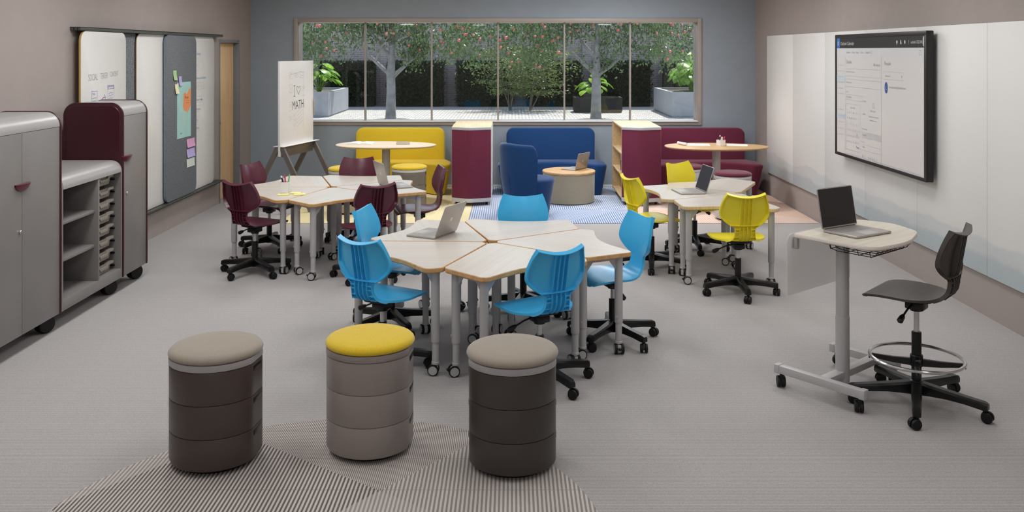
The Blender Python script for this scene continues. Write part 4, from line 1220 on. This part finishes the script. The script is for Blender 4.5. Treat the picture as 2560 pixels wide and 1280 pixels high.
lounge_table(-1.63, 11.60, -5, 'beech_top', 'pale oval lounge table before the yellow sofa')
lounge_table(2.60, 11.40, -3, 'oak_top', 'oval lounge table before the maroon sofa')
zt = .7436
B().at((-1.91, 11.66, zt), rz=R(-4)).box(-.16, .16, -.10, .10, 0, .008, .002)
o = thing('open_book', 'white open book lying on the pale lounge table', 'book', (-1.965, 11.66, zt), R(-6))
b = B(); n = 14; rings = []
for k in range(n+1):
    s = -1+2*k/n; h = .012+.016*(1-abs(s))**.5*(abs(s) > .02)*abs(math.sin(min(1, abs(s)*3)*math.pi/2))
    rings.append([(s*.165, -.105, .002), (s*.165, .105, .002), (s*.165, .105, h), (s*.165, -.105, h)])
b.loft(rings); b.obj('pages', 'paper', o); B().box(-.172, .172, -.11, .11, 0, .0018).obj('cover', 'note_mint', o)
o = thing('notebook', 'grey closed notebook on the right part of the pale lounge table', 'notebook', (-1.42, 11.68, zt), R(8))
B().box(-.085, .085, -.115, .115, .0, .003, .001).obj('cover', 'stool_taupe', o); B().box(-.08, .084, -.11, .11, .003, .017, .001).obj('pages', 'paper', o); B().box(-.085, .085, -.115, .115, .017, .020, .001).obj('cover', 'fabric_beige', o)
tag(B().at((2.375, 11.55, zt+.0003), rz=R(-8)).box(-.17, .17, -.12, .12, 0, .0015).obj('paper_sheet', 'paper'), 'white paper sheet beside the rolled paper on the maroon-sofa table', 'paper', 'papers on the lounge table')
tag(B().at((2.89, 11.50, zt+.0003), rz=R(-14)).box(-.13, .13, -.10, .10, 0, .0015).obj('paper_sheet', 'paper'), 'white paper sheet on the wall side of the hexagonal pen cup', 'paper', 'papers on the lounge table')
b = B().at((2.19, 11.52, zt+.020)); rings = []
b.tube([(-.035, .10, 0), (.035, -.10, 0)], .018, 14); o = b.obj('paper_roll', 'paper'); tag(o, 'short white roll of paper at the left of the maroon-sofa table', 'paper roll')
hx = thing('pen_cup', 'white six-sided pen cup on the maroon-sofa table', 'cup', (2.665, 11.43, zt))
q = [pol(.062, 60*k+10) for k in range(6)]; q = rpoly([(x, y, .006) for x, y in q], 2)
b = B(); b.loft([[(x, y, .001) for x, y in inset(q, .003)], [(x, y, .004) for x, y in q], [(x, y, .075) for x, y in q], [(x, y, .075) for x, y in inset(q, .005)], [(x, y, .008) for x, y in inset(q, .005)]]); b.obj('cup_body', 'cup_white', hx)
B().box(-.055, .055, -.003, .003, .008, .07).obj('divider', 'cup_white', hx)
z = zt
pen((2.65, 11.44, z+.012), (2.66, 11.455, z+.135), 'black_plastic', .006, 'cup_white', 'black pen with a white top in the six-sided cup', ce=.8)
pen((2.675, 11.44, z+.012), (2.683, 11.46, z+.118), 'pen_body_olive', .005, None, 'olive pencil in the middle of the six-sided cup')
pen((2.655, 11.40, z+.012), (2.672, 11.395, z+.115), 'cup_white', label='white ruler in the six-sided cup', flat=True)
pen((2.678, 11.412, z+.012), (2.710, 11.412, z+.12), 'pen_body_red', .0065, None, 'red pen leaning right in the six-sided cup')

# bookcases with rounded felt ends
def bookcase(x, y, label, ):
    root = thing('bookcase', label, 'bookcase', (x, y, .0085), group='maroon ended bookcases')
    W, D, H = .50, 1.05, .985
    nose = rpoly([(0, 0, .012), (.0, -.012, 0), (.225, -.135, .10), (W, -.03, .02), (W, 0, .006)], 10)
    nose = list(nose)
    b = B(); b.prism(inset(nose, .003), .095, H-.036, .002); b.obj('felt_end', 'felt_wine', root)
    b = B(); b.prism(nose, .045, .094, .003); b.obj('bottom_trim', 'silver_trim', root)
    b = B(); b.prism(nose, H-.035, H, .003); b.obj('top_trim', 'silver_trim', root)
    b = B(); b.box(.0, W, .0005, D, H-.022, H, .003); b.obj('top_board', 'birch', root)
    b = B(); b.box(.0, W, .0005, .02, .06, H-.0225); b.obj('side_board', 'birch', root)
    b = B(); b.box(.0, W, D-.02, D, .06, H-.0225); b.obj('side_board', 'birch', root)
    for zz in (.066, .355, .625): B().box(.004, W-.022, .0205, D-.0205, zz, zz+.02, .002).obj('shelf', 'birch', root)
    B().box(W-.02, W, .0205, D-.0205, .062, H-.0225).obj('back_panel', 'white_paint', root)
    for xx, yy in ((.06, .05), (W-.06, .05), (.06, D-.08), (W-.06, D-.08)):
        b = B().at((xx, yy, 0)); b.cyl((0, 0, .025), (0, 0, .06), .012); b.at((xx-.012, yy, .024), ry=R(90)); b.lathe([(.02, 0), (.024, .004), (.024, .02), (.02, .024)], 16); b.obj('caster', 'black_rubber', root)
    return root
bookcase(-.762, 11.33, 'maroon felt-ended bookcase beside the yellow sofa')
bookcase(1.385, 11.33, 'maroon felt-ended bookcase with open birch shelves facing the blue sofa')
o = thing('storage_box', 'dark grey box with a paler lid on the middle shelf of the right bookcase', 'box', (1.52, 11.70, .384))
B().box(-.09, .09, -.13, .13, .0005, .13, .006).obj('box_body', 'chair_brown', o); B().box(-.088, .088, -.128, .128, .1305, .21, .006).obj('box_lid', 'silver_trim', o)
o = thing('white_bowl', 'small white bowl on the top shelf of the right bookcase', 'bowl', (1.50, 11.62, .654))
B().lathe([(.03, .0005), (.05, .006), (.068, .05), (.07, .062), (.065, .062), (.045, .012)], 24).obj('bowl_body', 'cup_white', o)

# ------------------------------------------------------------------ standing desk
dk = thing('standing_desk', 'pale mobile standing desk on a silver column by the right wall', 'desk', (1.615, 5.165, 0), R(40))
# local x = along the straight back edge, local y = away from the user
o = rpoly([(0, 0, .03), (-.01, -.50, .10), (.30, -.545, .5), (.62, -.44, .16), (.745, -.22, .16), (.70, 0, .08)], 8)
zd = .90
b = B(); b.loft([[(x, y, z) for x, y in inset(o, d)] for d, z in ((.012, zd-.024), (.004, zd-.0235))]+[[(x, y, zd-.0004) for x, y in inset(o, .004)]]); b.obj('work_surface', 'desk_laminate', dk)
b = B(); b.loft([[(x, y, z) for x, y in inset(o, d)] for d, z in ((.016, zd-.0245), (.006, zd-.0245), (0, zd-.018), (0, zd-.007), (.003, zd-.001), (.006, zd-.0005))], cap0=False, cap1=False); b.obj('edge_band', 'desk_edge', dk)
cxl, cyl_ = .19, -.205
b = B().at((cxl, cyl_, 0)); b.lathe([(.039, .045), (.039, .435), (.036, .437)], 32); b.obj('outer_column', 'leg_silver', dk)
b = B().at((cxl, cyl_, 0)); b.lathe([(.0365, .437), (.0365, zd-.026)], 32); b.obj('inner_column', 'leg_silver', dk)
B().box(cxl-.12, cxl+.12, cyl_-.05, cyl_+.05, zd-.045, zd-.0255, .004).obj('mounting_plate', 'leg_silver', dk)
def foot_bar(x, y0, y1, cap):
    f = B().box(x-.022, x+.022, y0, y1, .085, .130, .003).obj('foot_bar', 'leg_silver', dk)
    for y in (y0+.035, y1-.035):
        c = B(); r = .033
        c.at((.016, -.012, r), rx=R(90)); c.lathe([(r*.6, -.010), (r*.92, -.010), (r, -.004), (r, .004), (r*.92, .009), (r*.6, .010)], 24)
        c.at((.016, .014, r), rx=R(90)); c.lathe([(r*.6, -.010), (r*.92, -.010), (r, -.004), (r, .004), (r*.92, .009), (r*.6, .010)], 24)
        c.at(); c.cyl((0, 0, r*1.1), (0, 0, .086), .012); c.box(.035, .062, -.01, .01, r*.9, r*1.2, .003)
        c = c.obj('caster', 'black_rubber', f); c.location = (x, y, 0); c.rotation_euler = (0, 0, random.uniform(-.5, .8))
    for y in (y0, y1): B().box(x-.0245, x+.0245, y-.003 if y == y0 else y-.03, y+.03 if y == y0 else y+.003, .083, .133, .003).obj('end_cap', 'leg_silver', f)
foot_bar(-.02, -.46, .09, True); foot_bar(.56, -.35, .08, True)
B().box(.003, .537, cyl_-.03, cyl_+.03, .088, .128, .004).obj('cross_bar', 'leg_silver', dk)
pn = rpoly([(-.03, -.36, .0), (.66, -.36, .0), (.66, -.004, .05), (-.03, -.004, .05)], 6)
b = B().frame((0, .018, zd), (1, 0, 0), (0, 0, 1)); b.prism(pn, 0, .006, .001); b.obj('modesty_panel', 'acrylic', dk)
for x in (.045, .60):
    b = B().box(x-.013, x+.013, -.012, .011, zd-.095, zd-.025, .003); b.box(x-.013, x+.013, .0185, .026, zd-.095, zd-.03, .002); b.obj('panel_bracket', 'leg_silver', dk)
b = B()
for k in range(8):
    x = .02+.05*k; b.tube([(x, -.505, zd-.027), (x, -.495, zd-.045), (x, -.47, zd-.058), (x, -.27, zd-.058), (x, -.235, zd-.05), (x, -.225, zd-.027)], .0024, 6)
for y, z in ((-.503, zd-.032), (-.470, zd-.059), (-.40, zd-.059), (-.32, zd-.059), (-.235, zd-.05)):
    b.tube([(.002, y, zd-.030), (.012, y, z), (.378, y, z), (.388, y, zd-.030)], .0024, 6)
b.obj('wire_basket', 'black_metal', dk)
B().box(.63, .66, -.18, -.10, zd-.05, zd-.026, .003).obj('height_paddle', 'leg_silver', dk)
# ------------------------------------------------------------------ the courtyard
YW = 32.4
struct(B().box(-16, 16, YB+.3, YW, -.12, 0).obj('courtyard_paving', 'paving_setts'))
b = B(); b.box(-16, 16, YW, YW+.4, 0, 4.6)
for k in range(-4, 6): b.box(.26+2.43*k-.16, .26+2.43*k+.16, YW-.12, YW, 0, 4.4)
struct(b.obj('courtyard_wall', 'brick_purple'))
struct(B().box(XL-.6, XR+.6, YB+.3, YB+1.3, 2.75, 2.95).obj('sun_blocking_slab', 'concrete'))  # unseen slab, added to keep direct sun off the lounge
def leaves(name, mat, P, D, S, W=.5, parent=None, seed=1):
    """many leaf blades: positions P, directions D, lengths S"""
    rg = np.random.default_rng(seed); n = len(P)
    D = D/np.linalg.norm(D, axis=1, keepdims=True)
    q = rg.normal(size=(n, 3)); u = np.cross(D, q); u /= np.linalg.norm(u, axis=1, keepdims=True)+1e-9
    nn = np.cross(D, u); S = S[:, None]
    v = np.stack([P, P+D*S*.45+u*S*W*.5+nn*S*.06, P+D*S, P+D*S*.45-u*S*W*.5+nn*S*.06], 1).reshape(-1, 3)
    f = np.arange(n*4).reshape(-1, 4)
    me = bpy.data.meshes.new(name); me.from_pydata(v.tolist(), [], f.tolist()); me.materials.append(MATS[mat]); me.update()
    o = bpy.data.objects.new(name, me); COL.objects.link(o)
    if parent: o.parent = parent
    return o
def tree(cx, cy, seed, label, flip=1):
    rg = np.random.default_rng(seed); rn = random.Random(seed)
    root = thing('apple_tree', label, 'tree', (cx, cy, 0), group='apple trees in the courtyard')
    b = B()
    b.tube([(0, 0, -.02), (.0, 0, .25), (.01, 0, .8), (.0, 0, 1.35), (.03, 0, 1.75), (.02, 0, 2.2), (.06, .02, 2.8), (.0, .0, 3.5)], [.165, .145, .128, .122, .10, .078, .055, .03], 14)
    b.obj('trunk', 'bark', root)
    tips = []
    def limb(p, d, L, r, depth):
        p = Vector(p); d = Vector(d).normalized(); pts = [p.copy()]; rr = [r]; n = 7
        for k in range(n):
            d = (d+Vector((rn.uniform(-.18, .18), rn.uniform(-.18, .18), rn.uniform(-.10, .22)))).normalized(); p = p+d*L/n
            pts.append(p.copy()); rr.append(r*(1-.75*(k+1)/n))
        bb.tube(pts, rr, 8 if depth < 2 else 5)
        tips.extend(pts[2:])
        if depth < 2:
            for k in range(4 if depth == 0 else 3):
                i = rn.randint(2, n); s = Vector((rn.uniform(-1, 1), rn.uniform(-.55, .55), rn.uniform(-.1, .7)))
                limb(pts[i], (d*.7+s), L*rn.uniform(.4, .62), rr[i]*.75+.004, depth+1)
    main = [((.0, 0, 1.28), (-1*flip, .05, .62), 2.0, .068), ((.0, 0, 1.22), (.9*flip, -.1, .75), 1.7, .058), ((.0, 0, 1.12), (.6*flip, .35, .7), .9, .05), ((.02, 0, 1.75), (-.62*flip, .1, .9), 1.7, .058),
            ((.02, 0, 1.9), (.55*flip, .25, .95), 1.6, .05), ((.02, 0, 2.2), (-.8*flip, -.3, .55), 1.6, .045), ((.02, 0, 2.25), (1*flip, .2, .45), 1.9, .045), ((.04, 0, 2.7), (-.5, .3, .9), 1.2, .035), ((.04, 0, 2.7), (.7, -.3, .7), 1.4, .035)]
    for p, d, L, r in main:
        bb = B(); limb(p, d, L, r, 0); bb.obj('limb', 'bark', root)
    T = np.array([tuple(t) for t in tips])
    N = 380
    ctr = []
    while len(ctr) < N:
        x = rg.uniform(-3.15, 3.15); y = rg.uniform(-1.6, 1.6); z = rg.uniform(1.55, 3.9)
        low = 1.62+.75*math.exp(-(x/1.0)**2)-.22*math.exp(-((abs(x)-2.3)/.7)**2)
        if z < low or (abs(x) < 1.5 and z < 2.9 and rg.random() < .6): continue
        if (x/3.25)**2+(y/1.75)**2+((z-2.6)/1.5)**2*.8 > 1.05: continue
        # hang the sprays near wood where possible
        ctr.append((x, y, z))
    ctr = np.array(ctr); cand = ctr[(ctr[:, 2] < 2.95)].copy(); k = 27
    sel = T[rg.integers(0, len(T), 170)]; ctr = np.concatenate([ctr, sel[sel[:, 2] > 1.5]+rg.normal(0, .08, (int((sel[:, 2] > 1.5).sum()), 3))])
    P = np.repeat(ctr, k, 0)+rg.normal(0, 1, (len(ctr)*k, 3))*np.array([.17, .17, .15])
    D = rg.normal(0, .55, P.shape)+np.array([0, 0, -.75])
    S = rg.uniform(.08, .13, len(P))
    o = leaves('foliage', 'leaf_tree', P, D, S, .52, root, seed); o['kind'] = 'stuff'
    # apples hang at the side of the crown that faces the window
    proto = B(); proto.lathe([(.002, -.036), (.016, -.040), (.034, -.022), (.041, .004), (.036, .026), (.02, .036), (.004, .028)], 12); proto = proto.obj('apple', 'apple', root)
    m = 0; rg.shuffle(cand)
    for c in cand[:62]:
        a = proto if m == 0 else proto.copy()
        if m: COL.objects.link(a)
        a.location = (c[0]+rn.uniform(-.1, .1), min(c[1], 0)-rn.uniform(.3, 1.3), c[2]-rn.uniform(.0, .12)); s = rn.uniform(.75, 1.05); a.scale = (s, s, s); m += 1
    return root
tree(-3.41, 25.2, 11, 'apple tree with grey bark seen through the left window panes', 1)
tree(2.36, 25.2, 23, 'apple tree with grey bark seen through the right window panes', 1)
for cx in (-3.41, 2.36):
    o = B().at((cx, 25.2, 0)).lathe([(.62, .0005), (.6, .018), (.2, .05), (.001, .06)], 32, True, False).obj('soil_ring', 'soil'); tag(o, 'ring of bare soil around the %s apple tree trunk' % ('left' if cx < 0 else 'right'), 'soil')
# hedge blocks between the brick piers
hl = ['at the far left, behind the left planter', 'just left of the left apple tree trunk', 'just right of the left apple tree trunk', 'behind the small maples', 'just left of the right apple tree trunk', 'just right of the right apple tree trunk', 'at the far right, behind the right planter']
rg = np.random.default_rng(4)
for k in range(-3, 4):
    cx = .26+2.43*k-1.215; n = 4200
    root = thing('hedge', 'clipped dark green hedge block '+hl[k+3], 'hedge', (cx, YW-.62, 0), group='hedge blocks along the brick wall')
    b = B(); b.box(-.96, .96, -.32, .34, .0005, 1.50, .05); b.obj('core', 'hedge_core', root)
    side = rg.random(n); P = np.zeros((n, 3)); D = np.zeros((n, 3))
    P[:, 0] = rg.uniform(-1.02, 1.02, n); P[:, 2] = rg.uniform(.14, 1.55, n); P[:, 1] = -.32+rg.normal(0, .035, n)
    D[:] = rg.normal(0, .7, (n, 3)); D[:, 1] -= .8; D[:, 2] -= .2
    top = side > .72; P[top, 2] = 1.50+rg.normal(0, .04, top.sum()); P[top, 1] = rg.uniform(-.36, .36, top.sum()); D[top, 2] += 1.6; D[top, 1] += .8
    leaves('foliage', 'leaf_hedge', P, D, rg.uniform(.06, .11, n), .55, root, k+50)['kind'] = 'stuff'
# two small maples with thin stems
def maple(cx, cy, seed, label):
    rn = random.Random(seed); rg = np.random.default_rng(seed)
    root = thing('small_maple', label, 'shrub', (cx, cy, 0)); ends = []
    for j in range(4):
        b = B(); a = rn.uniform(0, 6.28); p = Vector((.03*math.cos(a), .03*math.sin(a), -.01)); d = Vector((math.cos(a)*.42+rn.uniform(-.2, .2), math.sin(a)*.3, 1)).normalized(); pts = [p.copy()]
        for k in range(7):
            d = (d+Vector((rn.uniform(-.12, .12), rn.uniform(-.12, .12), 0))).normalized(); p = p+d*.29; pts.append(p.copy())
        b.tube(pts, [.020-.002*k for k in range(8)], 7)
        for k in range(2, 8):
            for s in (-1, 1):
                e = pts[k]+Vector((s*rn.uniform(.3, .75), rn.uniform(-.45, .45), rn.uniform(.05, .25))); b.tube([pts[k], (pts[k]+e)/2+Vector((0, 0, .06)), e], [.010, .007, .004], 5); ends += [e, (pts[k]+e)/2]
        b.obj('stem', 'twig', root)
    C = np.array([tuple(e) for e in ends]); C = C[C[:, 2] > .55]; k = 25
    P = np.repeat(C, k, 0)+rg.normal(0, 1, (len(C)*k, 3))*np.array([.22, .2, .045]); D = rg.normal(0, .8, P.shape)*np.array([1, 1, .25])+np.array([0, 0, -.25])
    leaves('foliage', 'leaf_bush', P, D, rg.uniform(.08, .14, len(P)), .42, root, seed)['kind'] = 'stuff'
maple(-.05, 29.6, 5, 'small spreading maple left of the other, in front of the hedge')
maple(.58, 29.5, 8, 'small spreading maple right of the other, in front of the hedge')
# planters and broad-leaved plants
def planter(name, x0, x1, y0, y1, h, mat, label, wall=.12):
    root = thing(name, label, 'planter', ((x0+x1)/2, (y0+y1)/2, 0)); W, D = (x1-x0)/2, (y1-y0)/2
    q = rrect(-W, W, -D, D, .015, 2); b = B()
    b.loft([[(x, y, .0005) for x, y in inset(q, .03)], [(x, y, .04) for x, y in inset(q, .03)], [(x, y, .04) for x, y in q], [(x, y, h) for x, y in q], [(x, y, h) for x, y in inset(q, wall)], [(x, y, h-.12) for x, y in inset(q, wall)]]); b.obj('planter_box', mat, root)
    B().prism(inset(q, wall+.002), h-.118, h-.06, .004).obj('soil', 'soil', root); return root
planter('planter', -8.6, -5.43, 26.5, 29.75, .745, 'concrete', 'long pale concrete planter half hidden by the easel board')
planter('planter', 4.70, 8.0, 26.35, 29.75, .745, 'concrete', 'long pale concrete planter at the right edge of the window')
planter('planter', 1.98, 3.5, 28.4, 29.2, .48, 'dark_planter', 'low dark planter behind the right apple tree trunk', .06)
def broad_plant(cx, cy, z, n, L, spread, seed, label):
    rn = random.Random(seed); root = thing('broad_leaf_plant', label, 'plant', (cx, cy, z), group='broad leaved plants in the planters')
    for j in range(n):
        a = rn.uniform(0, 6.28); el = rn.uniform(.45, 1.35); st = L*rn.uniform(.55, 1.1); ca, sa = math.cos(a), math.sin(a)
        e = Vector((ca*math.cos(el)*spread, sa*math.cos(el)*spread, math.sin(el)*st)); b = B()
        b.tube([(0, 0, -.03), tuple(e*.5+Vector((0, 0, st*.12))), tuple(e)], [.012, .009, .006], 6); stem = b.obj('stem', 'leaf_broad', root)
        ll = rn.uniform(.30, .46)*L/.75; w = ll*.34; b = B(); rings = []; fw = Vector((ca, sa, .35)).normalized(); si = Vector((-sa, ca, rn.uniform(-.3, .3))).normalized(); p = e.copy(); d = fw.copy()
        for k in range(8):
            s = k/7; ww = w*math.sin(math.pi*min(1, .08+s*.92))**.8; d = (d+Vector((0, 0, -.23))).normalized(); up = si.cross(d)
            rings.append([tuple(p-si*ww+up*.03*w), tuple(p-up*.16*w), tuple(p+si*ww+up*.03*w)]); p = p+d*ll/7
        b.loft(rings, False, False, False); b.obj('leaf', 'leaf_broad', root, 60)
broad_plant(-5.85, 27.2, .69, 20, .85, .45, 3, 'bright broad-leaved plant in the left planter beside the easel board')
broad_plant(5.45, 27.3, .69, 24, 1.0, .5, 6, 'bright broad-leaved plant in the right planter, front one')
broad_plant(6.1, 28.4, .69, 20, 1.5, .6, 9, 'tall broad-leaved plant at the right edge of the window, behind another plant')
broad_plant(2.62, 28.8, .425, 16, .78, .38, 14, 'broad-leaved plant half hidden behind the right apple tree trunk')

# ------------------------------------------------------------------ light
def area(name, loc, sx, sy, power, col=(1, 1, 1), parent=None):
    l = bpy.data.lights.new(name, 'AREA'); l.shape = 'RECTANGLE'; l.size = sx; l.size_y = sy; l.energy = power; l.color = col
    o = bpy.data.objects.new(name, l); COL.objects.link(o); o.location = loc
    if parent: o.parent = parent
    return o
g = 'ceiling light panels'
WARM = (.98, .988, 1.0)
first = None
for ix, x in enumerate((-2.4, 0, 2.2)):
    for iy, (y, *pw) in enumerate(LAMPS):  # rows behind the camera are unseen fill, added for surfaces facing it
        if iy == 6 and ix == 2: x = 1.45
        root = thing('ceiling_or_fill_light', f'flat ceiling light panel, {["left","middle","right"][ix]} row, {["first (added fill)","second (added fill)","third","fourth","fifth","sixth","seventh"][iy]} counted from behind the camera', 'ceiling light', (x, y, ZC), group=g)
        B().box(-.32, .32, -.62, .62, -.04, -.0005, .004).obj('housing', 'white_paint', root)
        area('lamp', (0, 0, -.045), .60, 1.2, pw[ix], WARM, root)
for k, (x, y, pw) in enumerate(((-1.6, 11.85, 150), (.5, 11.85, 180), (2.25, 11.85, 150))):  # unseen spots, added to brighten the sofa seats and rugs
    root = thing('added_spotlight', 'small round unseen spotlight added over the %s sofa' % ('yellow', 'blue', 'maroon')[k], 'ceiling light', (x, y, ZC), group='added spotlights over the lounge')
    B().lathe([(.10, -.0005), (.10, -.012), (.075, -.014), (.07, -.004)], 28).obj('trim_ring', 'white_paint', root)
    l = bpy.data.lights.new('lamp', 'SPOT'); l.energy = pw; l.spot_size = R(88); l.spot_blend = .8; l.shadow_soft_size = .12; l.color = (.97, .985, 1)
    o = bpy.data.objects.new('lamp', l); COL.objects.link(o); o.parent = root; o.location = (0, 0, -.03); o.rotation_euler = (R(-6), 0, 0)
for k, (x0, x1, y, w_) in enumerate(((-2.77, -2.48, 5.4, 'over the left end of the front table'), (-2.76, -2.42, 3.72, 'over the brown stool side'), (-.98, -.69, 3.5, 'over the yellow-topped stool'), (2.14, 2.44, 3.72, 'over the standing desk'), (2.6, 2.9, 5.7, 'by the near part of the screen'))):
    root = thing('linear_pendant', 'short linear pendant lamp '+w_, 'pendant light', ((x0+x1)/2, y, 2.6), group='linear pendant lamps'); h = (x1-x0)/2
    B().box(-h-.01, h+.01, -.035, .035, .012, .05, .003).obj('lamp_housing', 'white_paint', root); B().box(-h, h, -.03, .03, 0, .0115, .002).obj('lamp_diffuser', 'lamp_glow', root)
    for sx in (-1, 1): b = B(); b.cyl((sx*h*.8, 0, .05), (sx*h*.8, 0, ZC-2.6), .002, n=6); b.obj('suspension_cord', 'black_metal', root)
sun = bpy.data.lights.new('sun', 'SUN'); sun.energy = SUN; sun.angle = R(.6); sun.color = (1, .96, .90)
so = bpy.data.objects.new('sun', sun); COL.objects.link(so); so.rotation_euler = Vector((-.3, -.72, -1.25)).to_track_quat('-Z', 'Y').to_euler()
wd = bpy.data.worlds.new('sky'); SC.world = wd; wd.use_nodes = True; nt = wd.node_tree
sk = nt.nodes.new('ShaderNodeTexSky'); sk.sky_type = 'NISHITA'; sk.sun_disc = False; sk.sun_elevation = R(52); sk.sun_rotation = R(15)
bg = nt.nodes['Background']; hs = nt.nodes.new('ShaderNodeHueSaturation'); hs.inputs['Saturation'].default_value = .68; nt.links.new(sk.outputs[0], hs.inputs['Color']); nt.links.new(hs.outputs[0], bg.inputs[0]); bg.inputs[1].default_value = SKY
# light-sampling portal in the window opening
pl = area('window_portal', (-.205, YB+.31, 1.655), 5.76, 1.44, 1); pl.rotation_euler = (R(-90), 0, 0); pl.data.cycles.is_portal = True

# ------------------------------------------------------------------ camera
cam = bpy.data.cameras.new('camera'); co = bpy.data.objects.new('camera', cam); COL.objects.link(co)
co.location = (0, 0, 1.95); co.rotation_euler = (R(90), 0, 0); cam.lens = 31.5; cam.sensor_width = 36; cam.shift_y = -.2; cam.clip_end = 200
SC.camera = co
vs = SC.view_settings; vs.view_transform = 'Standard'; vs.look = 'None'; vs.gamma = 1; vs.use_curve_mapping = False; vs.exposure = EXPO
cy = SC.cycles; cy.use_denoising = True; cy.max_bounces = 8; cy.diffuse_bounces = 5; cy.glossy_bounces = 4; cy.transparent_max_bounces = 12
cy.caustics_reflective = False; cy.caustics_refractive = False; cy.sample_clamp_indirect = 6
